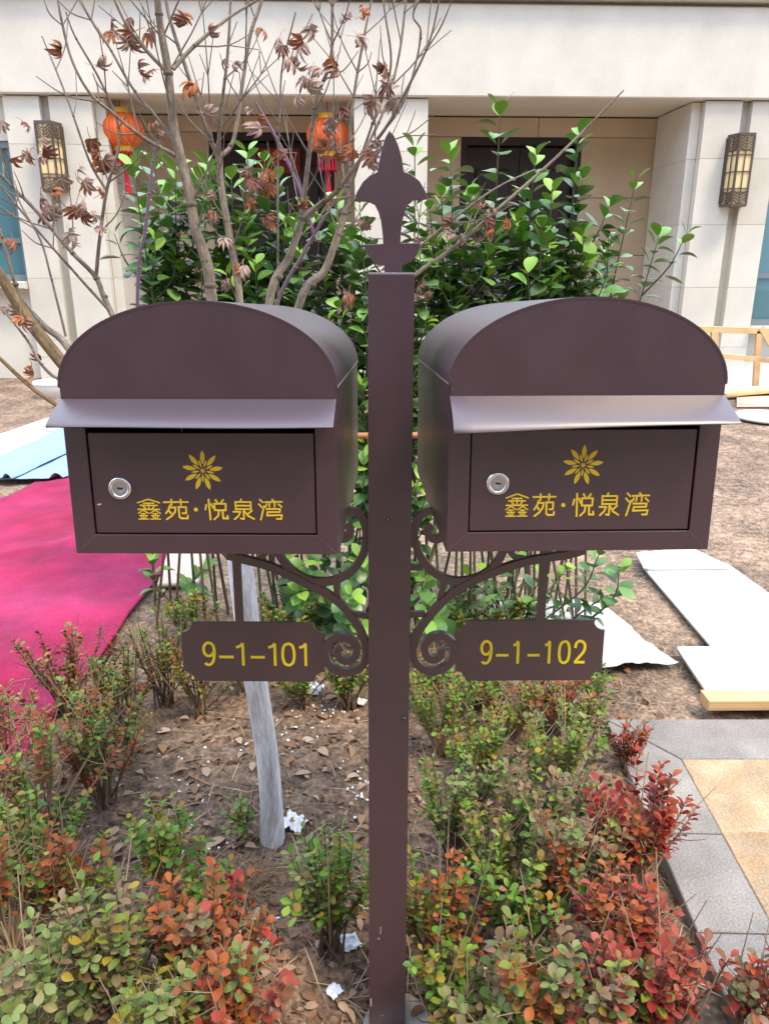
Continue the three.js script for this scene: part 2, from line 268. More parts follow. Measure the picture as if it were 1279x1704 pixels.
    mesh('lintel', box(w - 0.004, soffitY - y1 - 0.004, 0.3, c, (soffitY + y1) / 2, -0.25), stoneMats[1], v);
  }
  windowAt(l1 - 1.9, l1 - 0.004, fac(20, 468).y, fac(20, 232).y);
  windowAt(r4 + 0.004, r4 + 1.9, fac(1270, 543).y, fac(1279, 250).y);
}

// ---------------------------------------------------------------- wall lamps and lanterns on the villa
const bronze = std({ color: lin(0.12, 0.09, 0.075), roughness: 0.5, metalness: 0.3 }), cream = phy({ color: lin(0.80, 0.66, 0.34), roughness: 0.5 });
function wallLamp(px, pyTop, pyBot, label) {
  const a = fac(px, pyTop, 0.12), b = fac(px, pyBot, 0.12), h = a.y - b.y;
  const t = thing('wall_lamp', label, 'wall lamp', facW((a.u + b.u) / 2, b.y, 0.0), 'lattice wall lamps on the villa pillars'); t.rotation.y = YAW;
  const fw = 0.155, bw = 0.235, D = 0.17;                             // front width, back width, depth
  const poly = [[-bw / 2, 0], [bw / 2, 0], [fw / 2, D], [-fw / 2, D]];
  const prism = (k, y0, y1) => { const s = new THREE.Shape(poly.map(([x, z]) => new THREE.Vector2(x * k, -((z - D / 2) * k + D / 2)))); const g = new THREE.ExtrudeGeometry(s, { depth: y1 - y0, bevelEnabled: false }); g.rotateX(-Math.PI / 2); g.translate(0, y0, 0.012); return g; };
  mesh('diffuser', prism(0.9, 0.02, h - 0.02), cream, t);
  mesh('cap', prism(1.03, h - 0.025, h), bronze, t); mesh('base', prism(1.03, 0, 0.025), bronze, t);
  mesh('back_plate', box(bw + 0.02, h - 0.06, 0.012, 0, h / 2, 0.006), bronze, t);
  const faces = [[[-fw / 2, D], [fw / 2, D]], [[-bw / 2, 0.012], [-fw / 2, D]], [[fw / 2, D], [bw / 2, 0.012]]];
  for (const [p, q] of faces) {
    const len = Math.hypot(q[0] - p[0], q[1] - p[1]), ang = Math.atan2(-(q[1] - p[1]), q[0] - p[0]), L = [];
    const bar = (x, y, w, hh, rot = 0) => { const g = new THREE.BoxGeometry(w, hh, 0.010); g.rotateZ(rot); g.translate(x, y, 0); L.push(g); };
    bar(-len / 2 + 0.006, h / 2, 0.014, h - 0.05); bar(len / 2 - 0.006, h / 2, 0.014, h - 0.05); bar(0, h / 2, 0.007, h - 0.05);
    for (const f of [0.20, 0.25, 0.48, 0.71, 0.77]) bar(0, h * f, len - 0.012, 0.008);
    for (const [y0, y1] of [[0.03, h * 0.20], [h * 0.77, h - 0.03]]) for (let y = y0 + 0.004; y < y1 - 0.01; y += 0.027) for (const s of [-1, 1]) bar(s * len * 0.25, y + 0.012, len * 0.46, 0.0075, s * 0.6);
    const g = merged(L); g.rotateY(ang); g.translate((p[0] + q[0]) / 2, 0, (p[1] + q[1]) / 2 + 0.012); mesh('lattice', g, bronze, t);
  }
}
wallLamp(1231, 222, 344, 'bronze lattice wall lamp on the pillar beside the beige right-hand porch, clear of branches'.replace('right-hand ', ''));
wallLamp(82, 202, 319, 'bronze lattice wall lamp on the pillar behind the dry maple twigs');

function lantern(px, py, off, label, half) {
  const c = fac(px, py, off), pos = facW(c.u, c.y, off), t = thing('paper_lantern', label, 'lantern', pos, 'red lanterns hung in the porch');
  const red = phy({ color: lin(0.78, 0.10, 0.012), roughness: 0.5, sheen: 0.4 }), gold = std({ color: lin(0.72, 0.42, 0.04), roughness: 0.4, metalness: 0.3 }), fringe = std({ color: lin(0.40, 0.008, 0.035), roughness: 0.7 }), tassel = std({ color: lin(0.62, 0.01, 0.025), roughness: 0.7 });
  const R = 0.215, Hh = 0.155, seg = 96, pos2 = [], idx = [];
  const rows = 20, lobes = 16;
  for (let j = 0; j <= rows; j++) { const th = -1.2 + 2.4 * j / rows; for (let i = 0; i <= seg; i++) { const a = i / seg * Math.PI * 2, lob = 1 - 0.055 * Math.pow(Math.abs(Math.sin(a * lobes / 2)), 0.0 + 3) * 1 + 0.0, r = R * Math.pow(Math.cos(th), 0.8) * (0.945 + 0.055 * Math.abs(Math.sin(a * lobes / 2))); pos2.push(Math.cos(a) * r, Math.sin(th) * Hh / Math.sin(1.2), Math.sin(a) * r); } }
  for (let j = 0; j < rows; j++) for (let i = 0; i < seg; i++) { const a = j * (seg + 1) + i; idx.push(a, a + seg + 1, a + 1, a + 1, a + seg + 1, a + seg + 2); }
  const g = new THREE.BufferGeometry(); g.setAttribute('position', new THREE.Float32BufferAttribute(pos2, 3)); g.setIndex(idx); g.computeVertexNormals();
  mesh('shade', g, red, t);
  for (let k = 0; k < lobes; k++) { const a = k / lobes * Math.PI * 2, P = [], N = 8; for (let j = 0; j <= N; j++) { const th = -1.2 + 2.4 * j / N, r = R * Math.pow(Math.cos(th), 0.8) * 0.952; P.push(V(Math.cos(a) * r, Math.sin(th) * Hh / Math.sin(1.2), Math.sin(a) * r)); } mesh('rib', tube(P, P.map(() => 0.0045), 5, 12), gold, t); }
  const cap = (y0, h, r0, r1) => { const q = new THREE.CylinderGeometry(r1, r0, h, 32); q.translate(0, y0 + h / 2, 0); return q; };
  mesh('cap', cap(Hh - 0.008, 0.05, 0.105, 0.095), gold, t); mesh('cap', cap(-Hh - 0.045, 0.053, 0.100, 0.108), gold, t);
  for (let k = 0; k < 18; k++) { const a = k / 18 * Math.PI * 2; mesh('fringe', tube([V(Math.cos(a) * 0.097, -Hh - 0.035, Math.sin(a) * 0.097), V(Math.cos(a) * 0.1, -Hh - 0.1, Math.sin(a) * 0.1), V(Math.cos(a) * 0.1, -Hh - 0.17, Math.sin(a) * 0.1)], [0.010, 0.012, 0.015], 6, 4), fringe, t); }
  mesh('bead', new THREE.LatheGeometry([[0.001, -0.30], [0.02, -0.28], [0.03, -0.25], [0.022, -0.22], [0.012, -0.19], [0.001, -0.16]].map(([x, y]) => new THREE.Vector2(x, y - 0.01)), 16), gold, t);
  mesh('tassel', tube([V(0, -0.31, 0), V(0, -0.36, 0), V(0.004, -0.5, 0), V(0.006, -0.64, 0)], [0.008, 0.016, 0.026, 0.034], 10, 12), tassel, t);
  mesh('cord', tube([V(0, Hh + 0.03, 0), V(0, soffitY - pos.y + 0.002, 0)], [0.006, 0.006], 5, 1), fringe, t);
}
lantern(203, 217, -0.25, 'red and gold paper lantern in the porch beside the lamp pillar');
lantern(545, 226, -0.25, 'red and gold paper lantern half hidden by dry maple leaves beside the pier');

// ---------------------------------------------------------------- mailbox stand (post, finial, scroll brackets, number plates), leaning back a little
const LEAN = THREE.MathUtils.degToRad(4), FOOT = gnd(645, 1700).setX(0.0055);
const SN = V(0, Math.sin(LEAN), Math.cos(LEAN)), SU = V(0, Math.cos(LEAN), -Math.sin(LEAN));
const st = (px, py, off = 0) => { const p = onPlane(px, py, FOOT.clone().addScaledVector(SN, off), SN).sub(FOOT); return [p.x, p.dot(SU)]; };   // stand coordinates on the plane off metres before the post's front
const paint = phy({ color: lin(0.050, 0.0180, 0.029), ior: 1.7, map: T.paintMap, roughness: 0.50, roughnessMap: T.smudge, bumpMap: T.fine, bumpScale: 0.00005, clearcoat: 1.0, clearcoatRoughness: 0.36 });
const numeralPaint = std({ color: lin(0.86, 0.68, 0.02), roughness: 0.5 });
const barePaint = std({ color: lin(0.55, 0.53, 0.5), roughness: 0.6 });
const wornEdge = std({ color: lin(0.22, 0.19, 0.18), roughness: 0.5 });
const gild = std({ color: lin(0.80, 0.56, 0.03), roughness: 0.5 });
function ribbon(pts, w, th, z) {                                       // a flat bar bent along a curve in the stand's plane
  const c = new THREE.CatmullRomCurve3(pts.map(([x, y]) => V(x, y, 0)), false, 'centripetal'), N = Math.max(8, pts.length * 6), pos = [], idx = [];
  const L = c.getSpacedPoints(N);
  for (let i = 0; i <= N; i++) { const t = (L[Math.min(N, i + 1)].clone().sub(L[Math.max(0, i - 1)])).normalize(), n = V(-t.y, t.x, 0), p = L[i]; for (const [s, d] of [[-1, 1], [1, 1], [1, -1], [-1, -1]]) pos.push(p.x + n.x * s * w / 2, p.y + n.y * s * w / 2, z + d * th / 2); }
  for (let i = 0; i < N; i++) for (let k = 0; k < 4; k++) { const a = i * 4 + k, b = i * 4 + (k + 1) % 4; idx.push(a, b + 4, b, a, a + 4, b + 4); }
  idx.push(0, 1, 2, 0, 2, 3); const e = N * 4; idx.push(e, e + 2, e + 1, e, e + 3, e + 2);
  let g = new THREE.BufferGeometry(); g.setAttribute('position', new THREE.Float32BufferAttribute(pos, 3)); g.setIndex(idx); g = g.toNonIndexed(); g.computeVertexNormals(); g.setAttribute('uv', new THREE.Float32BufferAttribute(new Float32Array(g.attributes.position.count * 2), 2)); return g;
}
{
  const s = thing('mailbox_stand', 'brown metal post with spearhead finial, scroll brackets and two number plates', 'mailbox post', FOOT);
  s.rotation.x = -LEAN;
  const PW = 0.0617, top = st(650, 453)[1], px0 = 0.0;
  const sh = new THREE.Shape(), b = 0.003, h2 = PW / 2 - b; sh.moveTo(-h2, -h2); sh.lineTo(h2, -h2); sh.lineTo(h2, h2); sh.lineTo(-h2, h2); sh.closePath();
  const pg = new THREE.ExtrudeGeometry(sh, { depth: top + 0.25 - 2 * b, bevelEnabled: true, bevelSize: b, bevelThickness: b, bevelSegments: 3, steps: 1 }); pg.rotateX(-Math.PI / 2); pg.translate(0, -0.25 + b, -PW / 2);
  const post = mesh('post', pg, paint, s); post.rotation.z = -0.0035; post.position.x = px0 - 0.001;
  // finial: a spearhead cut from plate
  const F = [[648, 218], [655, 226], [663, 245], [668, 264], [671, 286], [683, 290], [697, 301], [707, 318], [711, 330], [700, 332], [688, 332], [680, 338], [674, 348], [669, 366], [666, 388], [665.5, 405], [699, 405], [694, 422], [684, 435], [667, 442], [667, 452], [640, 452], [640, 441], [627, 440], [617, 430], [608, 416], [605, 408], [638, 406], [637, 388], [634, 366], [630, 352], [624, 340], [614, 335], [602, 334], [590, 334], [594, 320], [604, 303], [616, 292], [628, 287], [632, 265], [636, 246], [642, 228]];
  const fs = new THREE.Shape(F.map(([x, y]) => new THREE.Vector2(...st(x, y, -0.028))));
  const fg = new THREE.ExtrudeGeometry(fs, { depth: 0.004, bevelEnabled: true, bevelSize: 0.0006, bevelThickness: 0.0006, bevelSegments: 2 }); fg.translate(0, 0, -0.033); mesh('finial', fg, paint, s);
  const Z = -0.030, q = (pts) => pts.map(([x, y]) => st(x, y, Z)), z5 = (pts) => q(pts.map(([x, y]) => [280 + x / 3.045, 860 + y / 3.045])), z6 = (pts) => q(pts.map(([x, y]) => [640 + x / 3.045, 860 + y / 3.045]));
  const armL = z5([[300, 192], [400, 218], [480, 238], [600, 285], [700, 335], [800, 385], [880, 445], [940, 520], [985, 600], [1003, 680], [990, 740], [940, 778], [870, 780], [815, 745], [795, 690], [808, 635], [850, 606], [905, 610], [948, 645], [952, 690], [925, 722], [885, 722], [862, 700], [860, 670], [880, 655]]);
  const curlL = q([[462, 918], [474, 936], [490, 952], [516, 965], [552, 966], [582, 952], [602, 926], [609, 897], [607, 873], [597, 855], [583, 848], [566, 850], [556, 864], [556, 884], [567, 896], [579, 892], [583, 880], [576, 872]]);
  const armR = z6([[1010, 165], [930, 188], [820, 205], [700, 228], [560, 275], [440, 325], [340, 385], [270, 450], [210, 520], [160, 600], [142, 680], [160, 740], [215, 775], [275, 772], [330, 735], [350, 680], [335, 630], [290, 600], [240, 607], [205, 645], [205, 690], [232, 718], [268, 712], [285, 690], [283, 662]]);
  const curlR = q([[838, 912], [830, 930], [815, 948], [790, 962], [754, 966], [726, 955], [702, 930], [690, 900], [690, 875], [700, 857], [713, 849], [728, 851], [738, 864], [738, 884], [728, 897], [716, 893], [711, 881], [718, 873]]);
  const W = 0.0115, TH = 0.012;
  for (const [arm, curl, links] of [
    [armL, curlL, [[[559, 966], [560, 980], [563, 996]], [[586, 1021], [616, 1025]], [[606, 905], [616, 905]], [[442, 920], [430, 930], [412, 936]]]],
    [armR, curlR, [[[737, 962], [736, 978], [731, 998]], [[680, 1022], [707, 1021]], [[680, 943], [704, 944]], [[846, 915], [856, 926], [872, 930]]]]]) {
    const g = [ribbon(arm, W, TH, Z), ribbon(curl, W, TH - 0.002, Z)]; links.forEach((l, i) => g.push(ribbon(q(l), 0.009, TH - 0.004 - i * 0.0006, Z)));
    mesh('scroll_bracket', merged(g), paint, s);
  }
  const DIGITS = {
    9: [[[0.12, 0.10], [0.30, 0.03], [0.55, 0.03], [0.80, 0.16], [0.93, 0.42], [0.95, 0.68], [0.85, 0.88], [0.62, 0.97], [0.36, 0.97], [0.13, 0.86], [0.05, 0.70], [0.12, 0.52], [0.34, 0.42], [0.60, 0.42], [0.82, 0.52], [0.93, 0.62]]],
    1: [[[0.80, 0.0], [0.80, 0.97]], [[0.10, 0.80], [0.45, 0.84], [0.66, 0.90], [0.78, 0.985]]],
    0: [[[0.5, 0.97], [0.22, 0.90], [0.08, 0.70], [0.05, 0.5], [0.08, 0.30], [0.22, 0.10], [0.5, 0.03], [0.78, 0.10], [0.92, 0.30], [0.95, 0.5], [0.92, 0.70], [0.78, 0.90], [0.5, 0.97], [0.44, 0.96]]],
    2: [[[0.06, 0.68], [0.10, 0.84], [0.30, 0.96], [0.56, 0.97], [0.84, 0.88], [0.92, 0.70], [0.82, 0.52], [0.55, 0.34], [0.24, 0.16], [0.08, 0.05]], [[0.02, 0.055], [0.97, 0.055]]],
    '-': [[[0, 0.37], [1, 0.37]]],
  };
  function plate(x0, x1, y0, y1, rod, text, ty0, ty1, tilt, label) {
    const [a, yT] = st(x0, y0, Z), [bx, yB] = st(x1, y1, Z), w = bx - a, h = yT - yB, r = 0.0165;
    const p = new THREE.Shape(); p.moveTo(r, 0); p.lineTo(w - r, 0); p.absarc(w, 0, r, Math.PI, Math.PI / 2, true); p.lineTo(w, h - r); p.absarc(w, h, r, -Math.PI / 2, -Math.PI, true); p.lineTo(r, h); p.absarc(0, h, r, 0, -Math.PI / 2, true); p.lineTo(0, r); p.absarc(0, 0, r, Math.PI / 2, 0, true);
    const g = new THREE.ExtrudeGeometry(p, { depth: 0.0035, bevelEnabled: true, bevelSize: 0.0006, bevelThickness: 0.0006, bevelSegments: 2, curveSegments: 10 }); g.translate(0, 0, 0);
    const pl = mesh('number_plate', g, paint, s); pl.position.set(a, yB, Z - 0.001); pl.rotation.z = tilt; pl.userData.label = label;
    const N = []; for (const [ch, p0, p1] of text) { const [xa, yb] = st(p0, ty1, Z), [xb, yt] = st(p1, ty0, Z); for (const line of DIGITS[ch]) N.push(ribbon(line.map(([u, v]) => [xa + (xb - xa) * u - a, yb + (yt - yb) * v - yB]), 0.0042, 0.0006, 0.0044 + N.length * 0.00003)); }
    const tg = merged(N);
    mesh('numerals', tg, numeralPaint, pl);
    const [rx, ry] = st(rod, 915, Z), rt = st(rod, y0 + 3, Z)[1];
    mesh('hanger', box(0.0125, ry - rt, 0.006, rx, (ry + rt) / 2, Z), paint, s);
  }
  plate(301, 540, 1034, 1131, 393, [['9', 340, 357], ['-', 366, 388], ['1', 393, 407], ['-', 418, 440], ['1', 446, 460], ['0', 470, 490], ['1', 497, 511]], 1067, 1105, -0.008, 'number plate reading 9-1-101');
  plate(759, 998, 1032, 1131, 905, [['9', 799, 818], ['-', 824, 846], ['1', 851, 864], ['-', 876, 898], ['1', 903, 916], ['0', 927, 948], ['2', 953, 974]], 1065, 1103, 0.004, 'number plate reading 9-1-102');
  for (const [x, y, w, h] of [[617, 1668, 0.002, 0.016], [630, 1562, 0.002, 0.002], [633, 1548, 0.0008, 0.014], [636, 1690, 0.0015, 0.0015]]) mesh('paint_chip', box(w, h, 0.0003, st(x, y, 0)[0], st(x, y, 0)[1], 0.0002), barePaint, s);
  // bolt heads on the post
  mesh('bolt', new THREE.SphereGeometry(0.0035, 10, 6).translate(...st(646, 866, 0), 0.0005), paint, s);
  mesh('bolt', new THREE.SphereGeometry(0.0035, 10, 6).translate(...st(672, 1195, 0), 0.0005), paint, s);
}
{ // the concrete footing
  const g = new THREE.CylinderGeometry(0.058, 0.075, 0.05, 20, 3); const p = g.attributes.position; for (let i = 0; i < p.count; i++) { const x = p.getX(i), y = p.getY(i), z = p.getZ(i), k = 1 + 0.25 * fbm(x * 22, y * 22, z * 22, 2); p.setXYZ(i, x * k, y + 0.01 * fbm(x * 30, z * 30), z * k); } g.computeVertexNormals();
  const f = mesh('concrete_footing', g, std({ map: T.granite, color: lin(1.3, 1.3, 1.3), roughness: 0.95 })); f.position.set(FOOT.x + 0.020, -0.040, FOOT.z - 0.004); tag(f, 'rough pale concrete footing round the foot of the mailbox post', 'footing');
}

// ---------------------------------------------------------------- mailboxes
const GLYPHS = (() => {                                               // strokes on a 100 x 100 field, as lines of points with a width
  const gold = (x, y, w, h, t) => [[[50, 100], [0, 66]], [[50, 100], [100, 66]], [[27, 62], [73, 62]], [[12, 42], [88, 42]], [[50, 66], [50, 6]], [[26, 32], [35, 13]], [[74, 32], [65, 13]], [[2, 4], [98, 4]]].map((l) => ({ p: l.map(([a, b]) => [x + a * w / 100, y + b * h / 100]), t }));
  const S = (lines, t = 9.5) => lines.map((p) => ({ p, t }));
  return {
    xin: [...gold(2, 48, 96, 52, 7.5), ...gold(2, 0, 45, 46, 5.6), ...gold(53, 0, 45, 46, 5.6)],
    yuan: S([[[0, 86], [100, 87]], [[32, 99], [32, 71]], [[70, 99], [70, 72]], [[25, 70], [20, 52], [6, 30]], [[20, 60], [48, 60], [44, 38], [30, 18], [8, 1]], [[17, 46], [28, 30]], [[60, 62], [90, 62], [90, 32], [74, 31]], [[60, 64], [61, 14], [68, 6], [94, 6], [96, 20]]]),
    yue: S([[[18, 100], [22, 0]], [[7, 74], [2, 50]], [[28, 78], [37, 58]], [[48, 98], [57, 84]], [[82, 98], [71, 84]], [[42, 79], [92, 79], [91, 47], [43, 47], [42, 80]], [[61, 46], [57, 20], [38, 1]], [[77, 46], [78, 7], [99, 6], [97, 20]]], 10),
    quan: S([[[42, 101], [36, 88]], [[15, 88], [84, 88], [84, 50]], [[15, 90], [16, 50]], [[16, 70], [84, 70]], [[16, 53], [84, 53]], [[51, 53], [51, 4], [36, 7]], [[4, 40], [36, 40], [27, 20], [8, 2]], [[88, 46], [68, 28]], [[53, 44], [70, 20], [97, 4]]]),
    wan: S([[[7, 100], [20, 86]], [[2, 78], [15, 62]], [[24, 68], [8, 0]], [[58, 101], [66, 92]], [[28, 88], [100, 90]], [[48, 88], [45, 64]], [[68, 88], [68, 64]], [[36, 78], [28, 62]], [[84, 78], [98, 64]], [[34, 54], [90, 54], [89, 39], [38, 39], [35, 22], [97, 24], [94, 5], [74, 5]]], 9),
  };
})();
let strokeLayer = 0;
function strokeGeos(glyph, x, y, w, h) {
  const out = [];
  for (const { p, t } of glyph) for (let i = 0; i < p.length - 1; i++) {
    const a = [x + p[i][0] * w / 100, y + p[i][1] * h / 100], b = [x + p[i + 1][0] * w / 100, y + p[i + 1][1] * h / 100], W = 0.88 * t * (w + h) / 200;
    const L = Math.hypot(b[0] - a[0], b[1] - a[1]), ux = (b[0] - a[0]) / L, uy = (b[1] - a[1]) / L, e = W * 0.34, w0 = W * 0.5, w1 = W * 0.44;
    const s = new THREE.Shape([[a[0] - ux * e - uy * w0, a[1] - uy * e + ux * w0], [a[0] - ux * e + uy * w0, a[1] - uy * e - ux * w0], [b[0] + ux * e + uy * w1, b[1] + uy * e - ux * w1], [b[0] + ux * e * 0.6 - uy * w1, b[1] + uy * e * 0.6 + ux * w1]].map((v) => new THREE.Vector2(...v)));
    strokeLayer = (strokeLayer + 1) % 12;
    out.push(new THREE.ExtrudeGeometry(s, { depth: 0.0003 + strokeLayer * 0.00002, bevelEnabled: false }));
  }
  return out;
}
const chrome = std({ color: lin(0.82, 0.83, 0.84), metalness: 1, roughness: 0.16 }), dullSteel = std({ color: lin(0.55, 0.57, 0.57), metalness: 1, roughness: 0.35, bumpMap: T.brushed, bumpScale: 0.0002 }), black = std({ color: lin(0.006, 0.006, 0.006), roughness: 0.8 });
function mailbox(cx, by, off, depth, yaw, roll, label, lipDrop, art) {
  const W = 0.316, HT = 0.293, SP = 0.199, LIP = 0.1845, A = W / 2, B = HT - SP, t = 0.0014;
  const b = thing('mailbox', label, 'mailbox', FOOT.clone().addScaledVector(V(1, 0, 0), cx).addScaledVector(SU, by).addScaledVector(SN, off), 'arched mailboxes on the brown post');
  b.rotation.set(-LEAN, yaw, roll, 'XYZ');                            // front plane at local z = 0
  const arch = (n, k, y0 = SP) => { const P = []; for (let i = 0; i <= n; i++) { const th = Math.PI * i / n; P.push(new THREE.Vector2(Math.cos(th) * (A - k), y0 + Math.sin(th) * (B - k))); } return P; };   // right to left
  const ext = (shape, d, z0, bev = 0) => { const g = new THREE.ExtrudeGeometry(shape, { depth: d - 2 * bev, bevelEnabled: bev > 0, bevelSize: bev, bevelThickness: bev, bevelSegments: 2, curveSegments: 24 }); g.translate(0, 0, z0 + bev); return g; };
  // hood (arched sheet, slightly proud of the body) and body (open U of side walls and floor)
  const hs = new THREE.Shape([...arch(48, -0.0012), ...arch(48, t).reverse()]); mesh('hood', smoothExtrude(arch(48, -0.0012), arch(48, t), -depth - 0.001, -0.0005), paint, b);
  const us = new THREE.Shape([[-A, SP + 0.004], [-A, 0], [A, 0], [A, SP + 0.004], [A - t, SP + 0.004], [A - t, t], [-A + t, t], [-A + t, SP + 0.004]].map((v) => new THREE.Vector2(...v))); mesh('body', ext(us, depth - 0.004, -depth), paint, b);
  const full = new THREE.Shape([new THREE.Vector2(-A + 0.002, 0.002), new THREE.Vector2(A - 0.002, 0.002), ...arch(40, 0.002)]); mesh('back_panel', ext(full, 0.0015, -depth + 0.002), paint, b);
  const up = new THREE.Shape([new THREE.Vector2(-A + 0.0012, LIP), new THREE.Vector2(A - 0.0012, LIP), ...arch(48, 0.0012)]); mesh('front_panel', ext(up, 0.002, -0.003, 0.0006), paint, b);
  for (const sd of [-1, 1]) mesh('seam', box(0.0012, 0.0022, depth - 0.004, sd * (A + 0.0009), SP - 0.0002, -depth / 2), wornEdge, b);
  // frame of three mitred bars
  const fb = 0.0245, fr = 0.0255, g2 = 0.0004, d = 0.007, z = -0.0075, Y = LIP - 0.0005;
  const bar = (pts) => mesh('frame_bar', ext(new THREE.Shape(pts.map((v) => new THREE.Vector2(...v))), d, z, 0.0008), paint, b);
  bar([[-A + 0.001, 0.001 + g2], [-A + fr - 0.001, fb - 0.001 + g2], [-A + fr - 0.001, Y], [-A + 0.001, Y]]);
  bar([[A - 0.001, 0.001 + g2], [A - 0.001, Y], [A - fr + 0.001, Y], [A - fr + 0.001, fb - 0.001 + g2]]);
  bar([[-A + 0.001 + g2 * 2, 0.001], [A - 0.001 - g2 * 2, 0.001], [A - fr + 0.001 - g2 * 2, fb - 0.001], [-A + fr - 0.001 + g2 * 2, fb - 0.001]]);
  // lip over the slot
  const prof = [[0, LIP + 0.001], [0.010, LIP - 0.0044], [0.020, LIP - 0.0094], [0.029, LIP - 0.0140], [0.0365, LIP - 0.0180], [0.0418, LIP - 0.0212], [0.0455, LIP - 0.0242]], n = prof.length, NX = 14, lp = [], li = [];
  for (let s = 0; s < 2; s++) for (let i = 0; i <= NX; i++) for (let k = 0; k < n; k++) { const f = i / NX, w = k / (n - 1); lp.push(-A + 0.0005 + (W - 0.001) * f, prof[k][1] - s * 0.0014 - w * w * lipDrop * (1 - f) - w * 0.0008 * Math.sin(f * 5 + cx * 9), prof[k][0] - s * 0.0012); }
  const li0 = (s, i, k) => (s * (NX + 1) + i) * n + k, quad = (a, c, e, f2) => li.push(a, c, e, a, e, f2);
  for (let i = 0; i < NX; i++) for (let k = 0; k < n - 1; k++) { quad(li0(0, i, k), li0(0, i, k + 1), li0(0, i + 1, k + 1), li0(0, i + 1, k)); quad(li0(1, i, k), li0(1, i + 1, k), li0(1, i + 1, k + 1), li0(1, i, k + 1)); }
  for (let i = 0; i < NX; i++) { quad(li0(0, i, n - 1), li0(1, i, n - 1), li0(1, i + 1, n - 1), li0(0, i + 1, n - 1)); }
  for (let k = 0; k < n - 1; k++) { quad(li0(0, 0, k), li0(1, 0, k), li0(1, 0, k + 1), li0(0, 0, k + 1)); quad(li0(0, NX, k), li0(0, NX, k + 1), li0(1, NX, k + 1), li0(1, NX, k)); }
  const lg = new THREE.BufferGeometry(); lg.setAttribute('position', new THREE.Float32BufferAttribute(lp, 3)); lg.setIndex(li); lg.computeVertexNormals(); mesh('slot_lip', lg, paint, b);
  // door: origin at its lower left corner
  const dx0 = -A + fr + 0.0012, dx1 = A - fr - 0.0014, dy0 = fb + 0.0013, dy1 = 0.1465, dw = dx1 - dx0, dh = dy1 - dy0;
  const dr = mesh('door', bevelBox(dw, dh, 0.010, 0.0008, dw / 2, dh / 2, -0.005), paint, b); dr.position.set(dx0, dy0, -0.0022);
  // lock, emblem and lettering from places measured on the door, as shares of its width and height
  const P = (fx, fy) => [fx * dw, (1 - fy) * dh];
  const [kx, ky] = P(art.lock[0], art.lock[1]);
  const ring = new THREE.LatheGeometry([[0.0135, 0], [0.0137, 0.0018], [0.0128, 0.0034], [0.0112, 0.0042], [0.0090, 0.0030], [0.0088, 0.0020]].map(([x, y]) => new THREE.Vector2(x, y)), 40); ring.rotateX(Math.PI / 2); ring.translate(kx, ky, 0);
  mesh('lock_ring', ring, chrome, dr);
  const core = new THREE.LatheGeometry([[0.0089, 0.0005], [0.0089, 0.0024], [0.0084, 0.0030], [0.0045, 0.0030], [0.0036, 0.0022], [0.0001, 0.0022]].map(([x, y]) => new THREE.Vector2(x, y)), 32); core.rotateX(Math.PI / 2); core.translate(kx, ky, 0); mesh('lock_core', core, dullSteel, dr);
  const slot = new THREE.BoxGeometry(0.0062, 0.0016, 0.002); slot.rotateZ(-0.12); slot.translate(kx + 0.0003, ky, 0.0018); mesh('keyhole', slot, black, dr);
  const petals = [], [ex, ey] = P(...art.emblem), R = art.er;
  const petal = (a, r0, r1, w, z) => { const s = new THREE.Shape(); s.moveTo(r0, 0); s.quadraticCurveTo(r0 + (r1 - r0) * 0.55, w * 1.9, r1, 0); s.quadraticCurveTo(r0 + (r1 - r0) * 0.55, -w * 1.9, r0, 0); const g = new THREE.ExtrudeGeometry(s, { depth: z, bevelEnabled: false, curveSegments: 8 }); g.rotateZ(a); g.translate(ex, ey, 0); return g; };
  for (let k = 0; k < 9; k++) { petals.push(petal(Math.PI / 2 - 0.03 + k * Math.PI * 2 / 9, R * 0.32, R, R * 0.115, 0.0004)); petals.push(petal(Math.PI / 2 + Math.PI / 9 - 0.03 + k * Math.PI * 2 / 9, R * 0.16, R * 0.56, R * 0.052, 0.00036)); petals.push(petal(Math.PI / 2 + Math.PI / 9 + k * Math.PI * 2 / 9, R * 0.01, R * 0.13, R * 0.02, 0.0003 + k * 0.00001)); }
  mesh('emblem', merged(petals), gild, dr);
  const L = [];
  for (const [name, x0, x1, y0, y1] of art.text) { const [ax, ay] = P(x0, y1), [bx, byy] = P(x1, y0); if (name === 'dot') { const c = new THREE.CylinderGeometry(0.0024, 0.0024, 0.0004, 16); c.rotateX(Math.PI / 2); c.translate((ax + bx) / 2, (ay + byy) / 2, 0.0002); L.push(c); } else L.push(...strokeGeos(GLYPHS[name], ax, ay, bx - ax, byy - ay)); }
  mesh('lettering', merged(L), gild, dr);
  if (art.chip) for (const [fx, fy, w] of art.chip) { const [x, y] = P(fx, fy); const c = new THREE.Shape([[0, 0], [w, 0.0012], [w * 1.6, 0.0004], [w * 0.9, -0.0013], [w * 0.3, -0.001]].map((v) => new THREE.Vector2(...v))); mesh('paint_chip', new THREE.ExtrudeGeometry(c, { depth: 0.0002, bevelEnabled: false }).translate(x, y, 0), barePaint, dr); }
  return b;
}
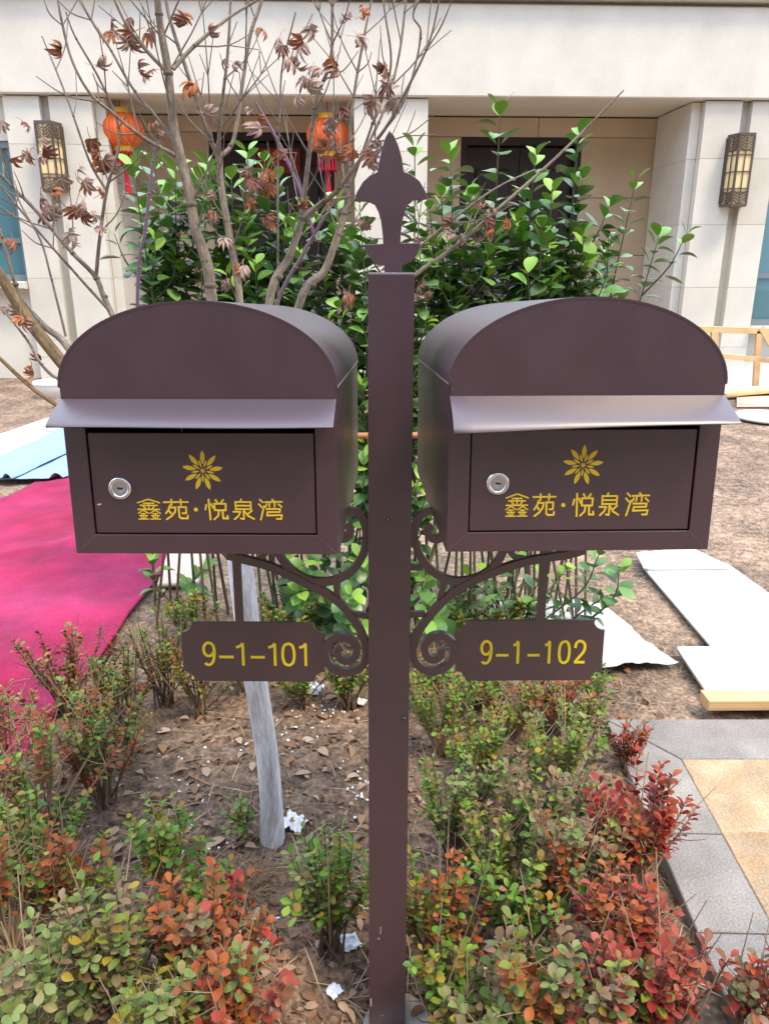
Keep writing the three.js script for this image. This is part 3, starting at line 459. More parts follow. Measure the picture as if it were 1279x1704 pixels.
function smoothExtrude(outer, inner, z0, z1) {                         // an arched sheet with smooth normals
  const pos = [], idx = [], n = outer.length; for (const [P, z] of [[outer, z0], [outer, z1], [inner, z0], [inner, z1]]) for (const p of P) pos.push(p.x, p.y, z);
  const q = (a, b, c, d) => idx.push(a, b, c, a, c, d);
  for (let i = 0; i < n - 1; i++) { q(i, i + 1, n + i + 1, n + i); q(2 * n + i, 3 * n + i, 3 * n + i + 1, 2 * n + i + 1); }
  const base = pos.length / 3; for (const [P, z] of [[outer, z1], [inner, z1]]) for (const p of P) pos.push(p.x, p.y, z);
  for (let i = 0; i < n - 1; i++) q(base + i, base + i + 1, base + n + i + 1, base + n + i);
  const g = new THREE.BufferGeometry(); g.setAttribute('position', new THREE.Float32BufferAttribute(pos, 3)); g.setIndex(idx); g.computeVertexNormals(); return g;
}
{
  const art = (f, y0, y1, extra) => ({ text: f.map(([n, a, b]) => [n, a, b, y0, y1]), ...extra });
  const X = (x) => (x - 141) / (530 - 141), Y = (y) => (y - 720) / (891 - 720);
  mailbox(-0.218, 0.8985, 0.18, 0.49, -0.014, 0.0, 'arched brown mailbox above the 9-1-101 plate, paint chipped beside its lock', 0.001,
    art([['xin', X(217), X(258)], ['yuan', X(264), X(307)], ['dot', X(316), X(324)], ['yue', X(336), X(376)], ['quan', X(384), X(423)], ['wan', X(430), X(472)]], Y(832), Y(867), { lock: [X(190), Y(813)], emblem: [X(336), Y(783)], er: 0.0242, chip: [[0.012, Y(841), 0.004]] }));
  const X2 = (x) => (x - 779) / (1165 - 779), Y2 = (y) => (y - 717) / (884 - 717);
  mailbox(0.226, 0.9025, 0.18, 0.49, 0.030, 0.0, 'arched brown mailbox above the 9-1-102 plate, its slot lip bent down', 0.010,
    art([['xin', X2(841), X2(881)], ['yuan', X2(889), X2(928)], ['dot', X2(938), X2(946)], ['yue', X2(958), X2(996)], ['quan', X2(1004), X2(1041)], ['wan', X2(1050), X2(1092)]], Y2(822), Y2(860), { lock: [X2(826), Y2(804)], emblem: [X2(972), Y2(775)], er: 0.0242 }));
}

// ---------------------------------------------------------------- leaves
function leafGeo(len, wid, fold, curl, peak = 0.6, n = 5, tip = 0) {   // length along +Y from the stalk, face towards +Z, two halves folded on the midrib
  const pos = [], idx = [], uv = [];
  for (let i = 0; i <= n; i++) {
    const t = i / n, w = wid / 2 * Math.pow(Math.max(0, Math.sin(Math.PI * Math.pow(t, Math.log(0.5) / Math.log(peak)))), 0.62) * (i === 0 ? 0 : 1) + (i === n ? tip : 0);
    const y = len * (0.06 + 0.94 * (curl ? Math.sin(t * curl) / Math.sin(Math.min(curl, 1.57)) : t)), z = -curl * len * t * t * 0.45;
    for (const s of [-1, 0, 1]) { pos.push(s * w * Math.cos(fold), y, z + Math.abs(s) * w * Math.sin(fold)); uv.push(s * w + 0.1, y); }
  }
  for (let i = 0; i < n; i++) for (let k = 0; k < 2; k++) { const a = i * 3 + k; idx.push(a, a + 1, a + 4, a, a + 4, a + 3); }
  idx.push(1, 1, 1); idx.length -= 3;
  const g = new THREE.BufferGeometry(); g.setAttribute('position', new THREE.Float32BufferAttribute(pos, 3)); g.setAttribute('uv', new THREE.Float32BufferAttribute(uv, 2)); g.setIndex(idx); g.computeVertexNormals(); return g;
}
const DS = THREE.DoubleSide;
T.lime.repeat.set(1 / 0.16, 1 / 0.9); T.bark.repeat.set(1 / 0.12, 1 / 0.4); T.barkBump.repeat.set(1 / 0.12, 1 / 0.5);
const leafM = (r, g, b, rough = 0.42) => phy({ color: lin(r, g, b), roughness: rough > 0.4 ? rough + 0.08 : rough, specularIntensity: rough > 0.4 ? 0.6 : 0.85, side: DS });
const PAL = {
  euonymus: [[0.066, 0.167, 0.037], [0.085, 0.203, 0.048], [0.112, 0.246, 0.054], [0.093, 0.189, 0.064], [0.141, 0.275, 0.064], [0.075, 0.145, 0.048]].map((c) => leafM(...c, 0.36)),
  shoot: [[0.184, 0.363, 0.045], [0.23, 0.396, 0.045], [0.149, 0.319, 0.05]].map((c) => leafM(...c, 0.4)),
  green: [[0.083, 0.198, 0.02], [0.115, 0.244, 0.029], [0.149, 0.274, 0.029], [0.074, 0.152, 0.023], [0.198, 0.289, 0.035], [0.247, 0.152, 0.023]].map((c) => leafM(...c, 0.42)),
  olive: [[0.148, 0.189, 0.021], [0.193, 0.225, 0.03], [0.114, 0.166, 0.02], [0.227, 0.177, 0.026], [0.181, 0.118, 0.021], [0.091, 0.153, 0.02], [0.272, 0.201, 0.021]].map((c) => leafM(...c, 0.45)),
  pale: [[0.173, 0.23, 0.065], [0.143, 0.198, 0.047], [0.201, 0.238, 0.074], [0.122, 0.183, 0.044], [0.216, 0.198, 0.074], [0.094, 0.151, 0.035]].map((c) => leafM(...c, 0.42)),
  mauve: [[0.181, 0.124, 0.064], [0.213, 0.14, 0.079], [0.14, 0.117, 0.048], [0.164, 0.163, 0.064], [0.106, 0.117, 0.038], [0.229, 0.133, 0.069]].map((c) => leafM(...c, 0.42)),
  red: [[0.267, 0.026, 0.015], [0.31, 0.037, 0.021], [0.222, 0.017, 0.014], [0.296, 0.048, 0.031], [0.341, 0.052, 0.017], [0.163, 0.019, 0.015]].map((c) => leafM(...c, 0.42)),
  rust: [[0.299, 0.072, 0.017], [0.25, 0.056, 0.016], [0.334, 0.095, 0.016], [0.216, 0.067, 0.019], [0.167, 0.072, 0.016], [0.35, 0.1, 0.038]].map((c) => leafM(...c, 0.45)),
  coral: [[0.296, 0.063, 0.033], [0.321, 0.081, 0.045], [0.269, 0.044, 0.023], [0.309, 0.088, 0.039], [0.231, 0.037, 0.02], [0.167, 0.059, 0.023]].map((c) => leafM(...c, 0.42)),
  dead: [[0.30, 0.13, 0.07], [0.36, 0.15, 0.07], [0.40, 0.26, 0.20], [0.48, 0.36, 0.30], [0.26, 0.13, 0.10], [0.44, 0.18, 0.08], [0.38, 0.28, 0.24], [0.52, 0.40, 0.33]].map((c) => leafM(...c, 0.7)),
};
const stemGrey = std({ map: T.bark, color: lin(0.72, 0.68, 0.6), roughness: 0.85 }), stemGreen = std({ color: lin(0.10, 0.13, 0.06), roughness: 0.7 }), stemBrown = std({ color: lin(0.13, 0.085, 0.05), roughness: 0.8 }), stemTan = std({ color: lin(0.34, 0.25, 0.15), roughness: 0.8 });
const EUO = [0.1, 0.3, 0.45].flatMap((f, i) => [0.25, 0.7].map((c) => leafGeo(0.064, 0.041 + 0.004 * i, f * 0.8, c, 0.58, 7)));
const BOXL = [0.1, 0.35, 0.5].flatMap((f) => [0.15, 0.6].map((c) => leafGeo(0.0215, 0.0135, f, c, 0.62, 6)));
const basis = new THREE.Matrix4();
function putLeaf(parent, geo, mat, p, dir, face, size, name = 'leaf') {  // dir: along the leaf, face: where its upper side looks
  const y = dir.clone().normalize(), z = face.clone().addScaledVector(y, -face.dot(y)).normalize(), x = y.clone().cross(z);
  const m = mesh(name, geo, mat, parent); m.position.copy(p); basis.makeBasis(x, y, z); m.quaternion.setFromRotationMatrix(basis); m.scale.setScalar(size); return m;
}
const randDir = () => { const a = rr(0, 6.2832), z = rr(-1, 1), r = Math.sqrt(1 - z * z); return V(r * Math.cos(a), z, r * Math.sin(a)); };
const UP = V(0, 1, 0);

// a leafy shoot: stem polyline already in the parent's frame; pairs of leaves crossing along it
function leafyShoot(parent, P, from, spacing, geos, mats, size, tipMats, spread = 1.0, drop = 0.12) {
  const c = new THREE.CatmullRomCurve3(P), L = c.getLength(), n = Math.max(2, Math.floor(L * (1 - from) / spacing)); let ang = rr(0, 6.28);
  for (let i = 0; i <= n; i++) {
    const t = from + (1 - from) * i / n, p = c.getPoint(t), tan = c.getTangent(t), top = i >= n - 1;
    const s = Math.abs(tan.y) > 0.95 ? V(1, 0, 0) : UP.clone(); const a = s.clone().addScaledVector(tan, -s.dot(tan)).normalize(), b = tan.clone().cross(a);
    ang += 1.57 + rr(-0.35, 0.35);
    for (const k of [0, Math.PI]) {
      if (!top && rnd() < drop) continue;
      const o = a.clone().multiplyScalar(Math.cos(ang + k)).addScaledVector(b, Math.sin(ang + k));
      const lift = top ? rr(0.9, 1.7) : rr(0.15, 0.9), d = o.clone().multiplyScalar(spread).addScaledVector(tan, lift).addScaledVector(randDir(), 0.22);
      const f = tan.clone().multiplyScalar(1).addScaledVector(UP, 0.5).addScaledVector(o, -0.25).addScaledVector(randDir(), 0.35);
      putLeaf(parent, pick(geos), top && tipMats ? pick(tipMats) : pick(mats), p.clone().addScaledVector(o, 0.003), d, f, size * rr(0.75, 1.15) * (top ? 0.8 : 1));
    }
  }
}

// ---------------------------------------------------------------- evergreen shrubs behind the mailboxes
function pixelOf(p) { const q = p.clone().sub(C0).applyAxisAngle(V(1, 0, 0), PITCH); return [CX + q.x / -q.z * FPX, CY - q.y / -q.z * FPX]; }
const HIDERS = [[90, 510, 590, 925], [700, 505, 1210, 918], [612, 450, 688, 1704], [301, 1034, 540, 1131], [759, 1032, 998, 1131]];
function joinHidden(t, most) {                                         // leaves past the limit, the least visible ones, become one part
  const L = t.children.filter((c) => c.name === 'leaf'); if (L.length <= most) return;
  const score = new Map(L.map((l) => { const p = l.position.clone().add(t.position), [x, y] = pixelOf(p), hid = x < 0 || x > 1279 || HIDERS.some(([a, b, c, d]) => x > a && x < c && y > b && y < d); return [l, (hid ? 100 : 0) - p.z]; }));
  L.sort((a, b) => score.get(a) - score.get(b));
  const rest = L.slice(most).map((l) => { t.remove(l); l.updateMatrix(); const q = l.geometry.clone().applyMatrix4(l.matrix), col = new Float32Array(q.attributes.position.count * 3), c = l.material.color; for (let e = 0; e < col.length; e += 3) { col[e] = c.r; col[e + 1] = c.g; col[e + 2] = c.b; } q.setAttribute('color', new THREE.BufferAttribute(col, 3)); return q; });
  mesh('foliage', mergeGeometries(rest, false), glossFoliage, t).userData.kind = 'stuff';
}
const glossFoliage = phy({ vertexColors: true, roughness: 0.37, side: DS });
function evergreen(label, D, tips, basePx, size = 1) {                 // tips: pixels of shoot tips; D: metres ahead; basePx: picture column of the root
  const base = gnd(basePx, 1035); base.x = atDepth(basePx, 1035, D).x; base.z = -D; base.y = gh(base.x, base.z) - 0.01;
  const t = thing('evergreen_shrub', label, 'shrub', base, 'evergreen shrubs behind the mailboxes');
  for (const [px, py, dz = 0, leafFrom = 0.35, sp = 0.027] of tips) {
    const dd = D + dz + rr(-0.14, 0.14), tip = atDepth(px, py, dd).sub(base), root = V(rr(-0.14, 0.14), 0, rr(-0.10, 0.10));
    const k1 = V(root.x + (tip.x - root.x) * 0.35 + rr(-0.03, 0.03), tip.y * 0.35, root.z + (tip.z - root.z) * 0.35), k2 = V(root.x + (tip.x - root.x) * 0.75 + rr(-0.03, 0.03), tip.y * 0.7, root.z + (tip.z - root.z) * 0.7);
    const P = [root, k1, k2, tip];
    mesh('stem', tube(P, [0.0052, 0.0044, 0.0032, 0.0014], 6, 14), rnd() < 0.6 ? stemBrown : stemGreen, t);
    leafyShoot(t, P, leafFrom, sp, EUO, PAL.euonymus, size, PAL.shoot);
    if (tip.y > 0.5) for (let s = 0; s < (leafFrom > 0.55 ? 1 : 4); s++) { const f = rr(Math.max(0.3, leafFrom), 0.85), c = new THREE.CatmullRomCurve3(P).getPoint(f), o = V(rr(-1, 1), 0, rr(-1, 1)).normalize(), L = rr(0.10, 0.2), e = c.clone().addScaledVector(o, L * 0.6).add(V(0, L, 0)), mid = c.clone().lerp(e, 0.5).addScaledVector(o, 0.02); mesh('stem', tube([c, mid, e], [0.003, 0.0025, 0.001], 5, 6), stemGreen, t); leafyShoot(t, [c, mid, e], 0.35, 0.032, EUO, PAL.euonymus, size, PAL.shoot); }
  }
  joinHidden(t, 298);
}
reseed(101);
evergreen('evergreen shrub with small round leaves beside the lantern porch edge and maple stem', 2.5, [[222, 282], [258, 268], [292, 285], [240, 350], [305, 330], [270, 400], [330, 300], [250, 440], [300, 440], [280, 320], [318, 380], [255, 930, -0.1, 0.5], [335, 950, -0.1, 0.4]], 330, 1.05);
evergreen('evergreen shrub with small round leaves in front of the door with red scroll', 2.55, [[345, 275], [412, 252], [385, 300], [430, 330], [462, 300], [400, 380], [450, 400], [475, 360], [365, 350], [425, 440], [480, 440], [370, 440], [440, 270]], 450, 1.05);
evergreen('evergreen shrub with small round leaves between maple stems and the lantern pier', 2.45, [[500, 420], [530, 360], [560, 335], [510, 480], [555, 420], [585, 390], [540, 470], [490, 370], [600, 930, -0.2, 0.1], [560, 900, -0.2, 0.1], [520, 930, -0.2, 0.1], [475, 925, -0.15, 0.15], [585, 990, -0.3, 0.1], [545, 1000, -0.25, 0.1], [500, 985, -0.25, 0.1], [600, 1040, -0.4, 0.1]], 530, 1.0);
evergreen('evergreen shrub with small round leaves directly behind the mailbox post', 2.35, [[598, 340], [612, 420], [604, 520], [602, 640], [605, 760], [600, 860], [690, 245], [668, 300], [700, 380], [695, 520], [694, 650], [696, 800], [590, 450], [690, 440], [604, 700], [697, 720]], 640);
evergreen('tall evergreen shrub with small round leaves in front of the dark door without scroll', 2.5, [[749, 258], [735, 330], [832, 178, 0, 0.5], [790, 360], [770, 420], [720, 430], [715, 350], [760, 470], [810, 420], [800, 480], [740, 400], [705, 960, -0.2, 0.2], [740, 985, -0.25, 0.2], [720, 1030, -0.4, 0.1]], 770, 1.05);
evergreen('evergreen shrub with leggy stems and bright tips beside the plastic sheet', 2.5, [[890, 262], [962, 226], [918, 320], [968, 300], [865, 380], [940, 400], [970, 395], [890, 440], [935, 470], [840, 450], [870, 320], [915, 470], [965, 440], [835, 380], [900, 380]], 890, 1.05);
evergreen('thin single evergreen sprig in front of the porch stone wall', 2.55, [[1058, 298, 0, 0.62, 0.034], [1012, 398, 0, 0.8], [1095, 395, 0, 0.85]], 965, 0.95);
evergreen('low leafy evergreen sprouts at the foot of the shrubs beside the plastic sheet', 2.2, [[995, 925, 0, 0.3], [1030, 945, 0, 0.3], [940, 950, 0, 0.3], [860, 935, 0, 0.4], [810, 950, 0, 0.4], [1010, 990, 0.1, 0.2], [780, 960, 0, 0.3], [900, 960, 0, 0.3]], 915, 0.85);

// ---------------------------------------------------------------- maple with dry leaves
reseed(202);
const barkM = std({ map: T.bark, bumpMap: T.barkBump, bumpScale: 0.0012, color: lin(1.0, 0.95, 0.86), roughness: 0.9 }), limeM = std({ map: T.lime, bumpMap: T.barkBump, bumpScale: 0.0008, roughness: 0.9 }), purpleM = std({ color: lin(0.17, 0.10, 0.16), roughness: 0.6 }), oliveBark = std({ map: T.bark, bumpMap: T.barkBump, bumpScale: 0.0012, color: lin(0.8, 0.62, 0.36), roughness: 0.9 });
{
  const base = gnd(452, 1398); base.y = gh(base.x, base.z) - 0.02;
  const D0 = -base.z, t = thing('maple_tree', 'bare maple with whitewashed lower trunk and curled dry brown leaves', 'tree', base);
  const W = (px, py, D) => atDepth(px, py, D).sub(base), R = (w, D) => w * 0.36 * D / FPX;
  const trunk = [[453, 1400, D0], [451, 1330, D0], [443, 1245, D0], [428, 1150, D0 + 0.01], [414, 1060, D0 + 0.03], [406, 990, D0 + 0.05], [398, 925, D0 + 0.08]];
  mesh('trunk', tube(trunk.map((p) => W(...p)), [60, 50, 49, 50, 52, 54, 52].map((w) => R(w, 1.75)), 14, 40), limeM, t);
  const F = [396, 935, D0 + 0.07];
  const B = [                                                          // pixel path with metres ahead, widths in pixels
    [[F, [378, 720, 1.55], [352, 495, 1.58], [345, 440, 1.58], [325, 380, 1.58], [315, 320, 1.58], [300, 260, 1.58], [288, 200, 1.58], [280, 120, 1.57], [268, 50, 1.56], [260, -20, 1.55], [250, -160, 1.55]], [30, 26, 25, 24, 23, 21, 21, 18, 17, 15, 13, 8], barkM],
    [[F, [408, 700, 1.62], [398, 492, 1.68], [385, 410, 1.70], [368, 310, 1.72], [365, 262, 1.72]], [24, 20, 17, 16, 15, 15], barkM],
    [[[365, 262, 1.72], [345, 220, 1.72], [310, 115, 1.71], [280, 20, 1.7], [268, -80, 1.7]], [11, 9, 8, 7, 4], barkM],
    [[[365, 262, 1.72], [388, 235, 1.74], [402, 150, 1.76], [416, 60, 1.77], [438, -10, 1.78], [455, -120, 1.78]], [11, 9, 8, 8, 7, 4], barkM],
    [[[365, 262, 1.72], [366, 200, 1.7], [378, 100, 1.69], [384, 0, 1.68], [388, -80, 1.68]], [9, 7, 6, 5, 3], barkM],
    [[F, [430, 700, 1.6], [450, 492, 1.66], [480, 430, 1.68], [500, 370, 1.69], [508, 310, 1.69], [526, 170, 1.68], [550, 100, 1.66], [553, 0, 1.65], [556, -100, 1.65]], [26, 20, 19, 17, 15, 11, 8, 7, 6, 3], barkM],
    [[F, [450, 720, 1.68], [500, 500, 1.75], [540, 450, 1.78], [572, 360, 1.8], [578, 325, 1.8], [580, 280, 1.8], [585, 190, 1.8], [600, 90, 1.8], [620, -10, 1.8]], [22, 18, 19, 18, 16, 13, 9, 7, 6, 4], barkM],
    [[[502, 366, 1.69], [530, 342, 1.68], [560, 318, 1.66], [600, 265, 1.63], [640, 215, 1.6], [668, 165, 1.58], [712, 75, 1.55], [733, -10, 1.53]], [13, 12, 11, 9, 7, 6, 5, 3], barkM],
    [[[600, 265, 1.63], [640, 180, 1.66], [662, 100, 1.67], [672, 30, 1.68], [680, -50, 1.68]], [7, 6, 5, 5, 3], barkM],
    [[[620, 240, 1.62], [672, 168, 1.6], [700, 60, 1.58], [688, 20, 1.58], [735, -60, 1.57]], [5, 5, 4, 4, 3], barkM],
    [[[578, 325, 1.8], [625, 190, 1.76], [650, 110, 1.74], [640, 20, 1.73], [630, -50, 1.73]], [7, 5, 5, 4, 3], barkM],
    [[[299, 262, 1.58], [240, 230, 1.56], [190, 190, 1.55], [150, 155, 1.54], [120, 100, 1.53], [102, 30, 1.52], [92, -30, 1.52]], [9, 8, 7, 6, 5, 5, 3], barkM],
    [[[288, 115, 1.57], [325, 75, 1.59], [380, 30, 1.62], [428, 0, 1.64], [470, -30, 1.66]], [9, 8, 6, 5, 3], barkM],
    [[[280, 122, 1.57], [240, 80, 1.55], [210, 40, 1.53], [186, -10, 1.52]], [9, 7, 6, 4], barkM],
    [[[300, 250, 1.58], [258, 192, 1.6], [220, 145, 1.62], [180, 75, 1.63], [150, 30, 1.64], [120, -20, 1.65]], [8, 7, 6, 5, 5, 3], barkM],
    [[F, [300, 740, 1.58], [186, 522, 1.66], [160, 462, 1.68], [120, 420, 1.68], [60, 350, 1.68], [0, 290, 1.68], [-40, 250, 1.68]], [22, 18, 13, 11, 9, 8, 6, 4], barkM],
    [[[160, 462, 1.68], [166, 400, 1.67], [178, 316, 1.66], [198, 245, 1.65], [195, 200, 1.65], [165, 130, 1.64], [125, 60, 1.63], [110, 20, 1.63]], [9, 8, 7, 6, 5, 5, 4, 3], barkM],
    [[[178, 318, 1.66], [150, 270, 1.67], [118, 180, 1.68], [95, 120, 1.69], [70, 60, 1.69]], [6, 5, 4, 4, 2], barkM],
    [[[185, 520, 1.66], [135, 465, 1.64], [60, 380, 1.63], [0, 308, 1.62], [-30, 280, 1.62]], [7, 6, 5, 4, 3], barkM],
    [[[110, 560, 1.62], [85, 460, 1.62], [68, 400, 1.62], [35, 340, 1.62], [0, 255, 1.62]], [6, 5, 5, 4, 3], barkM],
    [[F, [240, 765, 1.55], [105, 605, 1.62], [45, 528, 1.66], [0, 458, 1.68], [-60, 380, 1.7]], [34, 32, 29, 27, 25, 20], oliveBark],
    [[[150, 640, 1.6], [107, 570, 1.66], [73, 542, 1.68], [38, 502, 1.70], [25, 470, 1.7], [0, 380, 1.72]], [14, 16, 14, 12, 9, 6], barkM],
    [[[230, 760, 1.55], [87, 669, 1.55], [45, 638, 1.56], [0, 596, 1.57], [-50, 550, 1.57]], [13, 11, 10, 9, 7], oliveBark],
    [[[120, 640, 1.58], [88, 625, 1.58], [65, 600, 1.58], [45, 565, 1.59], [5, 515, 1.6], [-20, 490, 1.6]], [9, 8, 7, 6, 5, 4], barkM],
    [[[225, 800, 1.9], [230, 470, 1.9], [241, 390, 1.9], [250, 310, 1.9], [258, 240, 1.9]], [9, 8, 8, 7, 5], purpleM],
    [[[525, 400, 1.85], [500, 320, 1.85], [470, 250, 1.85], [440, 195, 1.85], [425, 170, 1.85]], [8, 8, 7, 6, 4], purpleM],
    [[[430, 600, 1.85], [467, 490, 1.85], [500, 430, 1.85], [530, 378, 1.85], [560, 330, 1.85]], [9, 9, 8, 7, 4], purpleM],
    [[[640, 505, 1.9], [692, 456, 1.9], [760, 408, 1.9], [830, 346, 1.9], [900, 285, 1.9], [960, 228, 1.9], [1037, 150, 1.9]], [10, 9, 8, 7, 6, 5, 3], barkM],
    [[[640, 460, 1.9], [712, 398, 1.88], [770, 352, 1.87], [830, 310, 1.86], [890, 282, 1.86]], [6, 5, 5, 4, 3], barkM],
    [[[463, 520, 1.7], [462, 300, 1.7], [466, 180, 1.7], [470, 110, 1.7], [492, 20, 1.7]], [5, 5, 4, 4, 3], barkM],
  ];
  for (const [path, w, mat] of B) {
    const P = path.map((p) => W(...p)), rad = path.map((p, i) => R(w[i], p[2])), parts = [tube(P, rad, 8, path.length * 6)];
    const c = new THREE.CatmullRomCurve3(P), L = c.getLength();
    // nodes and side twigs in opposite pairs
    const n = Math.floor(L / 0.085);
    for (let i = 1; i <= n; i++) {
      const u = (i + rr(-0.2, 0.2)) / (n + 1), p = c.getPoint(u), tan = c.getTangent(u), k = u * (rad.length - 1), r = rad[Math.floor(k)];
      const y = W(0, 0, 1).y; if (p.clone().add(base).y < 1.12 && mat !== barkM) continue;
      if (r < 0.007 || rnd() < 0.3) { const node = new THREE.SphereGeometry(Math.max(0.0018, r * rr(1.06, 1.22)), 7, 5); node.scale(1, 0.8, 1); node.translate(p.x, p.y, p.z); parts.push(node); }
      if (mat === purpleM || p.clone().add(base).y < 1.25 || p.x + base.x > 0.22) continue;
      const sd = randDir(); sd.z *= 0.6; const o = sd.addScaledVector(tan, -sd.dot(tan)).normalize();
      for (const s of [-1, 1]) if (rnd() < 0.6) { const len = rr(0.05, 0.2) * (r > 0.005 ? 1.2 : 0.8), d = tan.clone().multiplyScalar(0.9).addScaledVector(o, s * 0.8).addScaledVector(UP, 0.25).normalize(), m = p.clone().addScaledVector(d, len * 0.5).addScaledVector(o, s * 0.006), e = p.clone().addScaledVector(d, len).add(V(0, len * 0.12, 0)); parts.push(tube([p, m, e], [Math.min(r * 0.55, 0.0018), 0.0013, 0.0007], 5, 6)); if (len > 0.12) { const e2 = m.clone().addScaledVector(d, 0.04).addScaledVector(o, -s * 0.03).add(V(0, 0.01, 0)); parts.push(tube([m, e2], [0.0012, 0.0008], 4, 1)); const e3 = m.clone().addScaledVector(d, 0.035).addScaledVector(o, s * 0.04).add(V(0, 0.02, 0.01)); parts.push(tube([m, e3], [0.0011, 0.0007], 4, 1)); } }
    }
    mesh('branch', merged(parts), mat, t);
  }
  const curlLobe = (len, wid, fold, bend) => {                         // a narrow lobe rolled along an arc
    const pos = [], idx = [], uv = [], n = 6; let y = 0, z = 0;
    for (let i = 0; i <= n; i++) { const t = i / n, a = bend * t * t; if (i) { y += Math.cos(a) * len / n; z -= Math.sin(a) * len / n; } const w = wid / 2 * Math.sin(Math.PI * (0.08 + 0.92 * t)) ** 0.8; for (const s of [-1, 0, 1]) { pos.push(s * w * Math.cos(fold), y, z + Math.abs(s) * w * Math.sin(fold)); uv.push(s * w, y); } }
    for (let i = 0; i < n; i++) for (let k = 0; k < 2; k++) { const a = i * 3 + k; idx.push(a, a + 1, a + 4, a, a + 4, a + 3); }
    const g = new THREE.BufferGeometry(); g.setAttribute('position', new THREE.Float32BufferAttribute(pos, 3)); g.setAttribute('uv', new THREE.Float32BufferAttribute(uv, 2)); g.setIndex(idx); g.computeVertexNormals(); return g;
  };
  // dry leaves: seven narrow lobes, curled and drooping
  const dry = []; for (let v = 0; v < 8; v++) { const L = [], tight = [1.3, 1.9, 2.4, 2.9][v % 4]; for (let k = 0; k < 7; k++) { const a = (k - 3) * 0.42 + rr(-0.1, 0.1), len = [0.6, 0.85, 1.0, 1.05, 1.0, 0.85, 0.6][k] * 0.033 * rr(0.85, 1.15); const g = curlLobe(len, 0.0095, rr(0.4, 1.0), tight * rr(0.55, 1.2)); g.rotateZ(a); g.rotateX(rr(-0.3, 0.2)); L.push(g); } L.push(tube([V(0, 0.002, 0), V(0.002, -0.012, 0.004), V(0.001, -0.022, 0.002)], [0.0007, 0.0006, 0.0005], 4, 4)); dry.push(merged(L)); }
  const spots = [[175, 30], [195, 55], [95, 78], [172, 98], [240, 108], [202, 55], [250, 48], [345, 52], [462, 77], [385, 107], [327, 140], [485, 102], [525, 42], [565, 40], [507, 77], [530, 115], [505, 135], [565, 108], [495, 155], [350, 185], [267, 212], [420, 185], [430, 205], [545, 205], [565, 185], [555, 225], [595, 245], [615, 265], [628, 245], [425, 287], [442, 305], [460, 278], [415, 332], [508, 350], [450, 367], [605, 375], [405, 447], [372, 463], [377, 400], [575, 492], [65, 230], [37, 205], [10, 210], [15, 260], [42, 255], [70, 260], [162, 255], [150, 240], [170, 268], [132, 292], [157, 312], [137, 335], [118, 350], [152, 355], [165, 370], [120, 385], [90, 345], [90, 360], [80, 320], [615, 175], [645, 175], [7, 405], [15, 510], [45, 530], [60, 590], [795, 345], [812, 380], [750, 380], [772, 390], [835, 360], [692, 395], [700, 467], [705, 495], [790, 335], [805, 360], [820, 350], [800, 395], [745, 365], [215, 40], [300, 25], [440, 40], [590, 60], [630, 120], [655, 150], [570, 260], [535, 235], [470, 250], [100, 300], [30, 525], [55, 610], [600, 30], [350, 330], [345, 345]];
  for (const [px, py] of spots) {
    const D = px > 670 ? 1.88 : rr(1.56, 1.72), p = W(px, py, D), n = rnd() < 0.55 ? 2 : 1;
    for (let k = 0; k < n; k++) { const q = p.clone().add(V(rr(-0.012, 0.012), rr(-0.012, 0.012), rr(-0.015, 0.015))), d = V(rr(-0.8, 0.8), rr(-1, 0.15), rr(-0.4, 0.8)); putLeaf(t, pick(dry), pick(PAL.dead), q, d, randDir().add(V(0, 0.2, 0.8)), rr(0.7, 1.15), 'dry_leaf'); }
  }
}

